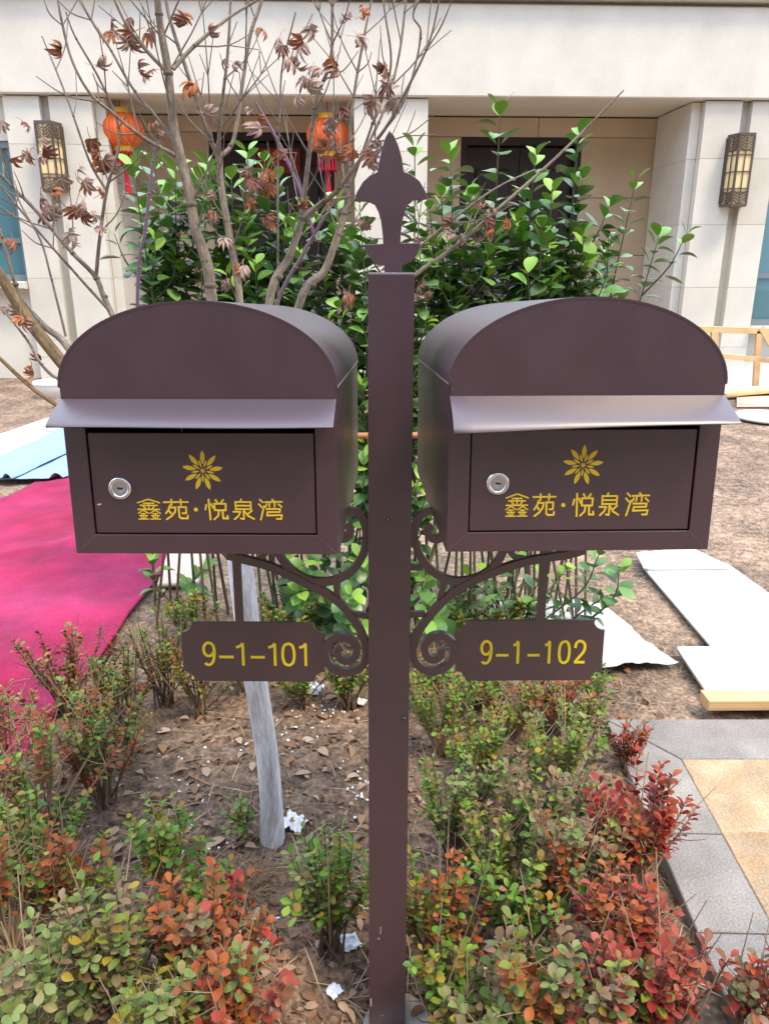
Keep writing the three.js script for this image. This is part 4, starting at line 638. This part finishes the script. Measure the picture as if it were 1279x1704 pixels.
// ---------------------------------------------------------------- low hedge plants in the bed
function lowShrub(label, bx, by, topPy, spread, pals, n, size, lean = 0) {   // bx, by: pixel of the root; topPy: pixel height of the crown; spread: pixels half width
  const base = gnd(bx, by); base.y = gh(base.x, base.z) - 0.01;
  const D = -base.z, top = atDepth(bx, topPy, D - 0.03).y - base.y, sp = 1.15 * spread * (D * 0.95 + 0.4) / FPX;
  const t = thing('low_shrub', label, 'shrub', base, 'low hedge plants in the planting bed');
  n = Math.round(n * 2.3); size *= size < 1 ? 1.08 : 0.92; size = Math.min(size, 1.12);
  const wood = rnd() < 0.5 ? stemTan : stemBrown, stems = Math.max(5, Math.round(n / 30)), extra = []; let left = n, kept = 0; const keep = Math.min(1, 294 / n);
  for (let i = 0; i < stems && left > 0; i++) {
    const a = i / stems * 6.283 + rr(-0.4, 0.4), f = Math.sqrt((i + 0.5) / stems), h = top * rr(0.68, 1.0) * (1 - 0.28 * f * f);
    const tip = V(Math.cos(a) * sp * f * rr(0.75, 1.1) + lean * top, h, Math.sin(a) * sp * f * 0.8), root = V(rr(-0.025, 0.025), 0, rr(-0.025, 0.025));
    const P = [root, V(tip.x * 0.45 + rr(-0.012, 0.012), h * 0.42, tip.z * 0.45 + rr(-0.012, 0.012)), V(tip.x * 0.8, h * 0.75, tip.z * 0.8), tip];
    const wd = [tube(P, [0.0030, 0.0024, 0.0017, 0.0008], 5, 8)], shoots = [[P, 0.38]];
    const c = new THREE.CatmullRomCurve3(P);
    for (let k = 0; k < 3; k++) { const u = rr(0.3, 0.8), p = c.getPoint(u), o = V(rr(-1, 1), rr(0.3, 1.0), rr(-1, 1)).normalize(), L = rr(0.04, 0.085), e = p.clone().addScaledVector(o, L), m = p.clone().lerp(e, 0.5).add(V(rr(-0.006, 0.006), -0.003, rr(-0.006, 0.006))); wd.push(tube([p, m, e], [0.0013, 0.0011, 0.0006], 4, 4)); shoots.push([[p, m, e], 0.25]); }
    mesh('stem', merged(wd), wood, t);
    const per = Math.ceil(left / (stems - i)); let made = 0;
    for (const [Q, from] of shoots) {
      const mats = pick(pals), cv = new THREE.CatmullRomCurve3(Q), L = cv.getLength(), pairs = Math.max(3, Math.round(L * (1 - from) / (0.0115 * size)));
      let ang = rr(0, 6.28);
      for (let j = 0; j <= pairs && made < per; j++) {
        const u = from + (1 - from) * j / pairs, p = cv.getPoint(u), tan = cv.getTangent(u); ang += 1.57 + rr(-0.4, 0.4);
        const ref = Math.abs(tan.y) > 0.95 ? V(1, 0, 0) : UP, ax = ref.clone().addScaledVector(tan, -ref.dot(tan)).normalize(), bx2 = tan.clone().cross(ax);
        for (const k of [0, Math.PI]) { if (made >= per) break; if (rnd() < 0.12) continue; const o = ax.clone().multiplyScalar(Math.cos(ang + k)).addScaledVector(bx2, Math.sin(ang + k)), d = o.clone().addScaledVector(tan, j === pairs ? 1.3 : rr(0.25, 1.0)).addScaledVector(randDir(), 0.3), fc = tan.clone().addScaledVector(UP, 0.6).addScaledVector(o, -0.2).addScaledVector(randDir(), 0.4); const lf = putLeaf(t, pick(BOXL), rnd() < 0.82 ? pick(mats) : pick(pick(pals)), p, d, fc, size * rr(0.5, 1.15)); made++; if (kept < 294 && rnd() < keep) kept++; else { t.remove(lf); lf.updateMatrix(); const q = lf.geometry.clone().applyMatrix4(lf.matrix), col = new Float32Array(q.attributes.position.count * 3), cc = lf.material.color; for (let e = 0; e < col.length; e += 3) { col[e] = cc.r; col[e + 1] = cc.g; col[e + 2] = cc.b; } q.setAttribute('color', new THREE.BufferAttribute(col, 3)); extra.push(q); } }
      }
    }
    left -= made;
  }
  for (let k = 0; k < 4; k++) { const a = rr(0, 6.28), f = rr(0.5, 1.15), e = V(Math.cos(a) * sp * f, top * rr(0.7, 1.08), Math.sin(a) * sp * f); mesh('bare_twig', tube([V(0, 0, 0), e.clone().multiplyScalar(0.5).add(V(rr(-0.02, 0.02), 0.01, rr(-0.02, 0.02))), e], [0.0022, 0.0016, 0.0007], 5, 6), stemTan, t); }
  if (extra.length) mesh('foliage', mergeGeometries(extra, false), foliageM, t).userData.kind = 'stuff';
}
const foliageM = phy({ vertexColors: true, roughness: 0.5, specularIntensity: 0.6, side: DS });
reseed(303);
const { green: g_, olive: o_, pale: p_, mauve: m_, red: r_, rust: u_, coral: c_ } = PAL;
// beside the red carpet
lowShrub('low shrub with brown and reddish leaves along the carpet edge', 125, 1190, 1028, 85, [u_, o_, m_, r_], 250, 0.85);
lowShrub('low shrub with olive leaves and bare stems beside the carpet corner', 212, 1205, 1065, 70, [o_, g_, u_], 210, 0.8);
lowShrub('wide green low shrub topped with orange shoots by the carpet', 75, 1385, 1150, 120, [g_, g_, u_, c_], 290, 1.0);
lowShrub('green low shrub with rusty tips leaning over the carpet end', 175, 1340, 1185, 75, [g_, o_, u_], 230, 0.85);
lowShrub('fiery orange topped low shrub at the end of the carpet', 15, 1300, 1115, 80, [c_, u_, g_, r_], 240, 1.0);
lowShrub('thin olive low shrub behind the 9-1-101 plate', 335, 1185, 1050, 60, [o_, u_, g_], 200, 0.75);
lowShrub('wispy olive low shrub between carpet and whitewashed trunk', 275, 1165, 1010, 55, [o_, g_, m_], 190, 0.75);
lowShrub('olive green low shrub under the 9-1-101 plate beside the trunk', 500, 1180, 1105, 55, [g_, o_], 180, 0.75);
lowShrub('small dark green low shrub below the scroll under the 9-1-101 mailbox', 580, 1180, 1080, 40, [g_, g_, o_], 180, 0.75);
lowShrub('olive and yellow low shrub in front of the orange topped shrub', 20, 1600, 1345, 105, [o_, o_, u_, g_], 290, 1.05);
lowShrub('low shrub with rust and green leaves below the carpet end', 120, 1560, 1400, 80, [o_, u_, g_], 240, 1.0);
lowShrub('low shrub with pale grey green rounded leaves beside the olive yellow shrub', 75, 1760, 1560, 120, [p_, p_, m_], 290, 1.25);
lowShrub('low shrub with large pale green leaves between the rust and red plants', 215, 1720, 1470, 95, [p_, o_, m_], 290, 1.3);
lowShrub('low shrub with coppery red leaves beside the dry grass', 345, 1680, 1475, 95, [r_, u_, m_, u_], 270, 1.35);
lowShrub('small orange leaved low shrub below the coppery red shrub', 395, 1780, 1585, 70, [c_, u_, p_], 220, 1.25);
lowShrub('low pale olive shrub at the foot of the coppery red shrub', 295, 1800, 1620, 85, [p_, o_, p_], 250, 1.25);
lowShrub('small green low shrub beside the dry grass tuft', 280, 1490, 1350, 60, [g_, g_, o_], 210, 0.95);
lowShrub('upright grey green low shrub beside the mailbox post foot', 550, 1580, 1375, 70, [g_, p_, o_, g_], 260, 1.1);
lowShrub('tiny grey green sprout at the whitewashed trunk foot', 408, 1400, 1345, 18, [g_, p_], 50, 0.8);
lowShrub('green sprig beside the coppery red shrub and dry grass', 345, 1530, 1470, 40, [g_], 110, 0.9);
lowShrub('rusty low shrub edging the bed below the carpet', -20, 1470, 1290, 90, [u_, o_, g_], 250, 1.0);
// on the paving side of the post
lowShrub('dense dark green low shrub below the scroll under the 9-1-102 mailbox', 735, 1255, 1105, 62, [g_, g_, g_, o_], 290, 0.75);
lowShrub('olive low shrub under the 9-1-102 plate', 860, 1225, 1120, 80, [o_, g_, u_], 260, 0.75);
lowShrub('reddish low shrub under the 9-1-102 plate corner', 930, 1215, 1135, 55, [u_, o_, r_], 200, 0.75);
lowShrub('green low shrub in front of the dense dark green shrub', 800, 1310, 1190, 70, [g_, o_, g_], 250, 0.85);
lowShrub('yellow green low shrub beside the grey border slab corner', 930, 1335, 1180, 80, [o_, p_, g_], 280, 0.85);
lowShrub('slender red tipped twig at the grey border slab corner', 1045, 1290, 1205, 32, [u_, r_], 110, 0.8);
lowShrub('pale green low shrub beside the post above the bare soil', 755, 1440, 1250, 70, [p_, p_, g_], 250, 1.0);
lowShrub('mauve leaved low shrub between the pale green and bright red shrubs', 895, 1450, 1250, 85, [m_, m_, p_, g_], 290, 1.1);
lowShrub('bright red low shrub spilling over the grey border slabs', 1055, 1480, 1285, 95, [r_, r_, r_, u_], 296, 1.2);
lowShrub('dark green and brown low shrub under the bright red shrub', 985, 1520, 1375, 75, [g_, m_, u_], 230, 1.05);
lowShrub('dark green low shrub with glossy leaves in the bed middle', 855, 1590, 1420, 85, [g_, m_, g_, o_], 280, 1.05);
lowShrub('sparse bronze low shrub beside the mailbox post foot', 735, 1640, 1400, 75, [o_, u_, g_], 210, 1.05);
lowShrub('grey pink low shrub leaning toward the border slabs', 925, 1560, 1330, 60, [m_, p_, u_], 230, 1.1);
lowShrub('small sparse green sprout near the post footing', 745, 1730, 1570, 55, [g_, o_], 120, 1.05);
lowShrub('orange red low shrub beneath the bright red shrub', 1035, 1660, 1465, 80, [c_, r_, u_], 270, 1.15);
lowShrub('salmon pink low shrub beside the grey border slab joint', 1075, 1770, 1545, 95, [c_, c_, r_], 290, 1.3);
lowShrub('mauve and olive low shrub in front of the orange red shrub', 900, 1780, 1550, 105, [m_, o_, p_, u_], 290, 1.25);
lowShrub('salmon low shrub with olive leaves at the bed edge', 985, 1830, 1610, 85, [c_, m_, o_], 260, 1.3);
lowShrub('brown twiggy low shrub with red leaves over the paving', 1225, 1760, 1560, 62, [u_, r_, m_], 130, 1.2, 0.12);
lowShrub('tiny green sprig on the straw beside the plastic sheet', 985, 1180, 1105, 26, [g_], 60, 1.0);

lowShrub('tangled green undergrowth below the 9-1-102 mailbox among evergreen stems', 830, 1085, 985, 110, [g_, g_, o_], 260, 0.95);
lowShrub('tangled olive undergrowth below the 9-1-101 mailbox beside the whitewashed trunk', 500, 1085, 985, 90, [g_, o_, g_], 240, 0.95);
lowShrub('sparse green undergrowth between the carpet board and trunk', 320, 1070, 985, 50, [g_, o_], 160, 0.9);
lowShrub('olive brown low shrub beside the dense dark green shrub', 720, 1180, 1085, 45, [g_, o_], 200, 0.75);
lowShrub('green low shrub behind the 9-1-102 plate foot', 800, 1180, 1090, 60, [g_, o_, g_], 240, 0.75);
lowShrub('rust flecked low shrub along the straw soil edge', 960, 1255, 1150, 45, [o_, u_, g_], 200, 0.8);
lowShrub('bronze green low shrub between post and mauve shrub', 815, 1500, 1340, 70, [g_, o_, m_], 270, 1.0);
lowShrub('pale olive low shrub at the bed front beside the mauve and olive shrub', 800, 1800, 1640, 70, [p_, m_, o_], 240, 1.2);
lowShrub('brown twiggy low shrub beside the carpet and olive shrub', 180, 1270, 1120, 70, [o_, u_, g_], 250, 0.85);
lowShrub('leafy olive low shrub below the fiery orange shrub', 60, 1480, 1300, 90, [g_, o_, p_], 280, 1.0);
lowShrub('dark olive low shrub behind the wispy shrub', 410, 1150, 1060, 50, [o_, g_], 180, 0.75);
lowShrub('green undergrowth at the foot of the evergreens by the scroll', 650, 1130, 1040, 70, [g_, o_], 240, 0.8);

// ---------------------------------------------------------------- litter on the bed
reseed(404);
function scatter(name, geo, mats, count, place, orient, kindLabel, cat) {
  const per = Math.ceil(count / mats.length), M = new THREE.Matrix4(), Q = new THREE.Quaternion(), E = new THREE.Euler();
  mats.forEach((m) => { const o = new THREE.InstancedMesh(geo, m, per); o.name = numbered(name); o.castShadow = o.receiveShadow = true; o.userData = { kind: 'stuff', label: kindLabel, category: cat }; let i = 0; while (i < per) { const p = place(); if (!p) continue; const [e, s] = orient(); Q.setFromEuler(E.set(...e)); M.compose(p, Q, s); o.setMatrixAt(i++, M); } scene.add(o); });
}
const inBed = (px0, px1, py0, py1, lift = 0.003) => () => { const p = gnd(rr(px0, px1), rr(py0, py1)); p.y = gh(p.x, p.z) + lift; return p; };
const straw = leafGeo(0.09, 0.0022, 0.3, 0.5, 0.5, 4), frag = leafGeo(0.022, 0.013, 0.5, 1.1, 0.5, 4);
const strawM = [[0.36, 0.26, 0.15], [0.28, 0.18, 0.10], [0.44, 0.34, 0.22]].map((c) => std({ color: lin(...c), roughness: 0.9, side: DS }));
const flatE = () => [[-Math.PI / 2 + rr(-0.25, 0.25), rr(-0.3, 0.3), rr(0, 6.28)], V(1, 1, 1).multiplyScalar(rr(0.4, 1.3))];
scatter('dry_straw', straw, strawM, 2600, inBed(-60, 1130, 1080, 1704, 0.006), flatE, 'dry straw strewn over the planting bed', 'straw');
scatter('soil_straw', straw, strawM, 2200, () => { const p = gnd(rr(900, 1320), rr(700, 1180)); p.y = gh(p.x, p.z) + 0.004; return p; }, () => [[-Math.PI / 2 + rr(-0.15, 0.15), rr(-0.2, 0.2), rr(0, 6.28)], V(1, 1, 1).multiplyScalar(rr(0.4, 1.1))], 'straw and chips on the bare soil beside the white panels', 'straw');
scatter('leaf_litter', frag, [[0.20, 0.11, 0.06], [0.28, 0.15, 0.07], [0.14, 0.085, 0.055], [0.36, 0.25, 0.16]].map((c) => std({ color: lin(...c), roughness: 0.85, side: DS })), 2600, inBed(-40, 1080, 1090, 1704, 0.006), () => [[-Math.PI / 2 + rr(-0.7, 0.7), rr(-0.6, 0.6), rr(0, 6.28)], V(1, 1, 1).multiplyScalar(rr(0.4, 1.5))], 'crumbled brown leaf litter on the planting bed', 'leaf litter');
scatter('foam_crumbs', new THREE.IcosahedronGeometry(0.0042, 0), [std({ color: lin(0.85, 0.85, 0.84), roughness: 0.8 })], 170, () => { const c = pick([[480, 1240, 150, 60], [330, 1290, 120, 60], [540, 1180, 80, 40], [300, 1420, 120, 50], [430, 1560, 80, 60], [840, 1560, 140, 120], [600, 1310, 40, 60]]); const p = gnd(c[0] + (rnd() + rnd() - 1) * c[2], c[1] + (rnd() + rnd() - 1) * c[3]); p.y = gh(p.x, p.z) + 0.004; return p; }, () => [[rr(0, 6), rr(0, 6), 0], V(rr(0.5, 1.4), rr(0.4, 0.9), rr(0.5, 1.4))], 'white foam crumbs scattered on the soil', 'foam crumbs');
scatter('soil_clods', (() => { const g = new THREE.IcosahedronGeometry(0.011, 2), p = g.attributes.position; for (let i = 0; i < p.count; i++) { const k = 1 + 0.5 * fbm(p.getX(i) * 90, p.getY(i) * 90, p.getZ(i) * 90, 2); p.setXYZ(i, p.getX(i) * k, p.getY(i) * k * 0.7, p.getZ(i) * k); } g.computeVertexNormals(); return g; })(), [[0.17, 0.105, 0.065], [0.23, 0.15, 0.10]].map((c) => std({ color: lin(...c), roughness: 0.95 })), 1500, inBed(-60, 1100, 1060, 1704, 0.0), () => [[rr(0, 6), rr(0, 6), 0], V(1, 0.7, 1).multiplyScalar(rr(0.3, 1.2))], 'small clods of brown soil in the bed', 'soil clods');
scatter('grass_patch', straw, [[0.10, 0.15, 0.04], [0.16, 0.18, 0.06]].map((c) => std({ color: lin(...c), roughness: 0.8, side: DS })), 240, () => { const c = pick([[1235, 785, 40, 25], [1185, 800, 25, 15], [1275, 755, 25, 14], [960, 1125, 60, 20]]); const p = gnd(c[0] + (rnd() + rnd() - 1) * c[2], c[1] + (rnd() + rnd() - 1) * c[3]); p.y = gh(p.x, p.z); return p; }, () => [[rr(-0.9, 0.9), rr(0, 6.28), rr(-0.6, 0.6)], V(1, 1, 1).multiplyScalar(rr(0.3, 0.8))], 'thin green grass tufts on the dusty soil', 'grass');
{ // the fan of dry grass by the trunk
  const b = gnd(400, 1500); b.y = gh(b.x, b.z); const t = thing('dry_grass_tuft', 'fan of fine dry brown grass beside the whitewashed trunk', 'grass', b), L = [[], []];
  for (let i = 0; i < 260; i++) { const a = rr(0, 6.28), r = rr(0.06, 0.15), o = V(rr(-0.03, 0.03), 0, rr(-0.02, 0.02)), e = o.clone().add(V(Math.cos(a) * r, rr(0.01, 0.05), Math.sin(a) * r * 0.8)), m = o.clone().lerp(e, 0.55).add(V(0, rr(0.01, 0.035), 0)); L[i % 2].push(tube([o, m, e], [0.0007, 0.0006, 0.0004], 3, 4)); }
  L.forEach((l, i) => { const m = mesh('grass_blades', merged(l), strawM[i], t); m.userData.kind = 'stuff'; });
}
{ // fallen leaves big enough to tell apart
  const F = [0.4, 0.9].flatMap((c) => [0.2, 0.5].map((f) => leafGeo(0.042, 0.022, f, c, 0.5, 5))), mats = [[0.32, 0.18, 0.09], [0.40, 0.27, 0.17], [0.24, 0.12, 0.06], [0.45, 0.34, 0.24]].map((c) => std({ color: lin(...c), roughness: 0.75, side: DS }));
  const S = [[272, 1253], [402, 1243], [355, 1225], [548, 1262], [500, 1232], [420, 1290], [325, 1322], [285, 1290], [240, 1290], [575, 1296], [600, 1372], [468, 1462], [470, 1245], [540, 1170], [545, 1200], [560, 1160], [378, 1400], [345, 1295], [305, 1265], [455, 1210], [240, 1440], [330, 1650], [590, 1250], [580, 1420], [520, 1430], [610, 1300], [715, 1270], [705, 1330], [690, 1470], [830, 1690], [700, 1560], [445, 1480], [300, 1240], [260, 1220], [395, 1350], [520, 1290]];
  for (const [px, py] of S) { const p = gnd(px, py); p.y = gh(p.x, p.z) + 0.007; const a = rr(0, 6.28), m = putLeaf(scene, pick(F), pick(mats), p, V(Math.cos(a), rr(0.05, 0.3), Math.sin(a)), V(rr(-0.3, 0.3), 1, rr(-0.3, 0.3)), rr(0.7, 1.3), numbered('fallen_leaf')); tag(m, 'curled brown fallen leaf lying on the soil of the bed', 'leaf', 'fallen leaves on the bed'); }
}
{ // scraps of white wrapping
  const m = std({ color: lin(0.62, 0.70, 0.78), roughness: 0.6, side: DS }), w = std({ color: lin(0.78, 0.78, 0.74), roughness: 0.7, side: DS });
  for (const [px, py, s, mat, label] of [[522, 1152, 0.05, m, 'crumpled pale blue wrapping scrap below the 9-1-101 plate'], [583, 1572, 0.035, m, 'crumpled pale blue wrapping scrap beside the post foot'], [835, 1440, 0.03, w, 'crumpled white scrap among the mauve shrub'], [430, 1540, 0.028, w, 'crumpled white scrap beside the dry grass fan'], [600, 1175, 0.03, w, 'small white scrap below the scroll bracket'], [555, 1650, 0.025, m, 'small blue scrap on the bare soil by the footing'], [860, 1685, 0.04, w, 'torn white scrap on the soil under the mauve and olive shrub'], [490, 1375, 0.05, w, 'clear crumpled wrapper beside the trunk foot']]) {
    const p = gnd(px, py), g = gridSheet(9, 9, (u, v) => V((u - 0.5) * s * (1 + 0.4 * fbm(v * 3, px)), 0.014 + 0.9 * s * Math.abs(fbm(u * 3.2 + px, v * 3.2, 5, 3)) * 1.3, (v - 0.5) * s * (1 + 0.5 * fbm(u * 3, py))), 0.0006);
    const o = mesh('wrapping_scrap', g, mat); o.position.set(p.x, gh(p.x, p.z) - 0.006, p.z); o.rotation.y = rr(0, 6); tag(o, label, 'litter');
  }
}

// ---------------------------------------------------------------- carpet, cloth, panels and planks on the ground
const G = (px, py, h = 0.012) => gnd(px, py, h);
{
  const a = G(74, 795), d = a.clone().add(G(0, 836).sub(a).multiplyScalar(5.5)), b = G(396, 795), c0 = G(290, 930), c1 = G(195, 1056), bb = c0.clone().add(c0.clone().sub(c1).multiplyScalar(1.9)), c = c1.clone().add(c1.clone().sub(c0).multiplyScalar(1.0));
  const g = gridSheet(100, 130, (u, v) => { const p = quadPoint(a, bb, c, d, u, v); const cr = Math.pow(Math.max(0, Math.sin(p.x * 7 + p.z * 4 + 5 * fbm(p.x * 1.3, p.z * 1.3, 9, 2))), 6); p.y = 0.020 + 0.016 * fbm(p.x * 3, p.z * 3, 4, 3) + 0.014 * cr; return p; }, 0.008);
  tag(mesh('red_carpet', g, phy({ map: T.carpet, roughness: 0.95, bumpMap: T.soilBump, bumpScale: 0.004, sheen: 0.5, sheenColor: lin(0.7, 0.25, 0.5), sheenRoughness: 0.5 })), 'crimson carpet runner laid over the ground beside the bed', 'carpet');
}
function groundSheet(name, pts, h, th, mat, label, cat, wob = 0, n = 10, nn = n) { const [a, b, c, d] = pts.map(([x, y]) => G(x, y, h)); const g = gridSheet(n, nn, (u, v) => { const p = quadPoint(a, b, c, d, u, v); p.y = h + (wob ? wob * (fbm(p.x * 6 + 3, p.z * 6, h * 50, 3) + 0.2) : 0); return p; }, th); const o = mesh(name, g, mat); return tag(o, label, cat); }
const whitePanel = std({ color: lin(0.84, 0.87, 0.88), roughness: 0.55, map: T.dirty }), bluePanel = std({ color: lin(0.72, 0.82, 0.85), roughness: 0.55, map: T.dirty }), plastic = phy({ color: lin(0.50, 0.52, 0.50), roughness: 0.35, side: DS }), woodM = std({ map: T.wood, roughness: 0.7 }), cloth = phy({ color: lin(0.26, 0.40, 0.55), roughness: 0.85, sheen: 0.3, side: DS });
groundSheet('foam_panel', [[1058, 919], [1150, 911], [1216, 943], [1071, 944]], 0.046, 0.012, whitePanel, 'white foam panel lying on top of the pale blue panel end', 'panel');
groundSheet('foam_panel', [[1068, 940], [1210, 938], [1400, 1074], [1184, 1075]], 0.030, 0.014, bluePanel, 'long pale blue white panel lying on the straw soil', 'panel');
groundSheet('foam_panel', [[1126, 1076], [1400, 1074], [1440, 1164], [1187, 1166]], 0.044, 0.016, whitePanel, 'white panel resting on the timber plank beside the grey slabs', 'panel');
{ const p = G(1168, 1178, 0.03), q = G(1420, 1176, 0.03), L = p.distanceTo(q), o = mesh('timber_plank', bevelBox(L, 0.034, 0.06, 0.003), woodM); o.position.copy(p).lerp(q, 0.5).setY(0.055); o.rotation.y = -Math.atan2(q.z - p.z, q.x - p.x); tag(o, 'pale timber plank along the grey border slabs', 'plank'); }
{ // crumpled sheet of clear plastic
  const [a, b, c, d] = [[815, 1000], [990, 1005], [1128, 1108], [850, 1120]].map(([x, y]) => G(x, y, 0.02));
  const g = gridSheet(44, 32, (u, v) => { const uu = u + 0.05 * fbm(v * 4, 3, 1, 2), p = quadPoint(a, b, c, d, uu, v + 0.12 * fbm(u * 3, 7, 2, 3)); p.y = 0.024 + 0.055 * Math.abs(fbm(p.x * 5, p.z * 5, 11, 4)) + 0.012 * Math.abs(fbm(p.x * 20, p.z * 20, 3, 2)); return p; }, 0.0012);
  tag(mesh('plastic_sheet', g, plastic), 'crumpled milky plastic sheet under the leggy evergreen stems', 'plastic sheet');
}
groundSheet('white_sheet', [[-60, 742], [140, 676], [175, 705], [-60, 812]], 0.014, 0.004, whitePanel, 'white sheet spread on the ground beyond the carpet', 'sheet', 0.006, 12);
{ // folded blue cloth lying over the carpet's far end
  const mk = (pts, h, lift, label) => { const [a, b, c, d] = pts.map(([x, y]) => G(x, y, h)); const g = gridSheet(26, 20, (u, v) => { const p = quadPoint(a, b, c, d, u, v); const roll = Math.max(0, v - 0.8) / 0.2; p.y = h + 0.012 * fbm(p.x * 4, p.z * 4, h * 99, 3) + lift * Math.sin(Math.min(1, roll) * Math.PI) + 0.008; return p; }, 0.005); tag(mesh('blue_cloth', g, cloth), label, 'cloth'); };
  mk([[-60, 790], [130, 700], [170, 728], [20, 798]], 0.05, 0.03, 'upper fold of pale blue cloth beyond the carpet');
  mk([[-10, 800], [150, 735], [200, 770], [105, 796]], 0.035, 0.03, 'lower fold of pale blue cloth overlapping the carpet end');
}
groundSheet('beige_board', [[285, 900], [350, 900], [330, 968], [262, 972]], 0.03, 0.018, std({ color: lin(0.62, 0.52, 0.40), roughness: 0.8 }), 'beige board edge under the carpet behind the low shrubs', 'board');
function disc(px, py, r, label, mat) { const p = G(px, py, 0.02), o = mesh('round_lid', new THREE.LatheGeometry([[0.001, 0.012], [r * 0.85, 0.012], [r * 0.95, 0.02], [r, 0.018], [r, 0], [0.001, 0]].map(([x, y]) => new THREE.Vector2(x, y)), 36), mat); o.position.copy(p).setY(0.018); tag(o, label, 'lid'); }
disc(100, 708, 0.20, 'flat white round lid on the ground beyond the blue cloth', whitePanel);
disc(1278, 695, 0.26, 'flat pale blue round lid on the ground below the timber trestle', bluePanel);
{ const p = G(85, 652, 0.05), o = mesh('white_bucket', new THREE.LatheGeometry([[0.001, 0], [0.12, 0], [0.135, 0.12], [0.145, 0.125], [0.145, 0.15], [0.13, 0.15], [0.12, 0.02], [0.001, 0.02]].map(([x, y]) => new THREE.Vector2(x, y)), 32), whitePanel); o.position.set(p.x, 0.0, p.z); tag(o, 'small white bucket standing on the soil before the villa', 'bucket'); }
{ // sawhorse with planks, plastic under it
  const D = 6.6, base = atDepth(1240, 640, D).setY(0), t = thing('timber_trestle', 'raw timber trestle standing before the villa corner', 'trestle', base), L = (px, py, d = D) => atDepth(px, py, d).sub(base);
  const beam = (a, b, w, name) => { const len = a.distanceTo(b), m = mesh(name, bevelBox(len + 0.02, w, w * 0.6, 0.003), woodM, t); m.position.copy(a).lerp(b, 0.5); const d = b.clone().sub(a).normalize(); m.quaternion.setFromUnitVectors(V(1, 0, 0), d); };
  beam(L(1150, 547), L(1340, 553), 0.05, 'top_rail'); beam(L(1188, 552), L(1186, 640), 0.06, 'leg'); beam(L(1262, 552), L(1256, 640), 0.05, 'leg'); beam(L(1266, 546, D - 0.12), L(1320, 640, D - 0.2), 0.045, 'brace'); beam(L(1200, 592, D - 0.1), L(1340, 606, D - 0.1), 0.04, 'lower_rail');
}
{ const [a, b, c, d] = [[1190, 600], [1420, 600], [1420, 652], [1190, 650]].map(([x, y]) => G(x, y, 0.05)); tag(mesh('plastic_heap', gridSheet(30, 20, (u, v) => { const p = quadPoint(a, b, c, d, u, v); p.y = 0.03 + 0.16 * Math.sin(Math.PI * u) * Math.sin(Math.PI * v) + 0.1 * Math.abs(fbm(p.x * 3, p.z * 3, 2, 4)); return p; }, 0.003), plastic), 'heap of grey white plastic sheeting below the timber trestle', 'plastic sheet'); }
{ const p = G(1200, 656, 0.05), q = G(1420, 640, 0.05), o = mesh('timber_plank', bevelBox(p.distanceTo(q), 0.03, 0.11, 0.003), woodM); o.position.copy(p).lerp(q, 0.5).setY(0.05); o.rotation.y = -Math.atan2(q.z - p.z, q.x - p.x); tag(o, 'long timber plank lying before the plastic heap', 'plank'); }
groundSheet('pink_board', [[1225, 660], [1400, 655], [1400, 676], [1225, 676]], 0.02, 0.012, std({ color: lin(0.66, 0.46, 0.36), roughness: 0.8 }), 'pinkish board lying on the soil beside the pale blue lid', 'board');
{ // canes holding the shrubs
  const cane = std({ color: lin(0.46, 0.20, 0.08), roughness: 0.6 }), tanCane = std({ color: lin(0.52, 0.40, 0.24), roughness: 0.7 });
  const a = atDepth(300, 727, 2.05), b = atDepth(1010, 722, 2.05); tag(mesh('support_cane', tube([a, a.clone().lerp(b, 0.5), b], [0.008, 0.0085, 0.008], 8, 6), cane), 'orange brown cane tied across the evergreen stems', 'cane');
  const c = gnd(672, 1035), d = atDepth(735, 880, -c.z - 0.05); c.y = -0.02; tag(mesh('support_cane', tube([c, c.clone().lerp(d, 0.5), d], [0.009, 0.009, 0.008], 8, 4), tanCane), 'pale leaning cane stuck in the soil behind the post', 'cane');
}

// ---------------------------------------------------------------- the house across the lane, behind the viewer: it shades and is mirrored by the mailbox fronts
{
  const h = thing('neighbour_house', 'beige house across the lane with dark windows', 'building', V(0, 0, 8.0)), wall = std({ map: T.stone, color: lin(0.45, 0.39, 0.33), roughness: 0.85 }), glass = phy({ color: lin(0.03, 0.04, 0.045), roughness: 0.08 }), frame = std({ color: lin(0.08, 0.07, 0.06), roughness: 0.5 });
  mesh('wall', box(26, 7.8, 5, 0, 3.9, 2.5), wall, h); mesh('roof', box(27, 0.35, 6, 0, 7.98, 2.4), frame, h);
  for (let f = 0; f < 2; f++) for (let i = -4; i <= 4; i++) { const w = mesh('window', merged([box(1.7, 0.08, 0.1, i * 2.7, 1.0 + f * 3.3, -0.04), box(1.7, 0.08, 0.1, i * 2.7, 2.9 + f * 3.3, -0.04), box(0.08, 1.82, 0.1, i * 2.7 - 0.81, 1.95 + f * 3.3, -0.04), box(0.08, 1.82, 0.1, i * 2.7 + 0.81, 1.95 + f * 3.3, -0.04)]), frame, h); mesh('pane', box(1.54, 1.82, 0.03, i * 2.7, 1.95 + f * 3.3, -0.03), glass, w); }
}
renderer.render(scene, camera);
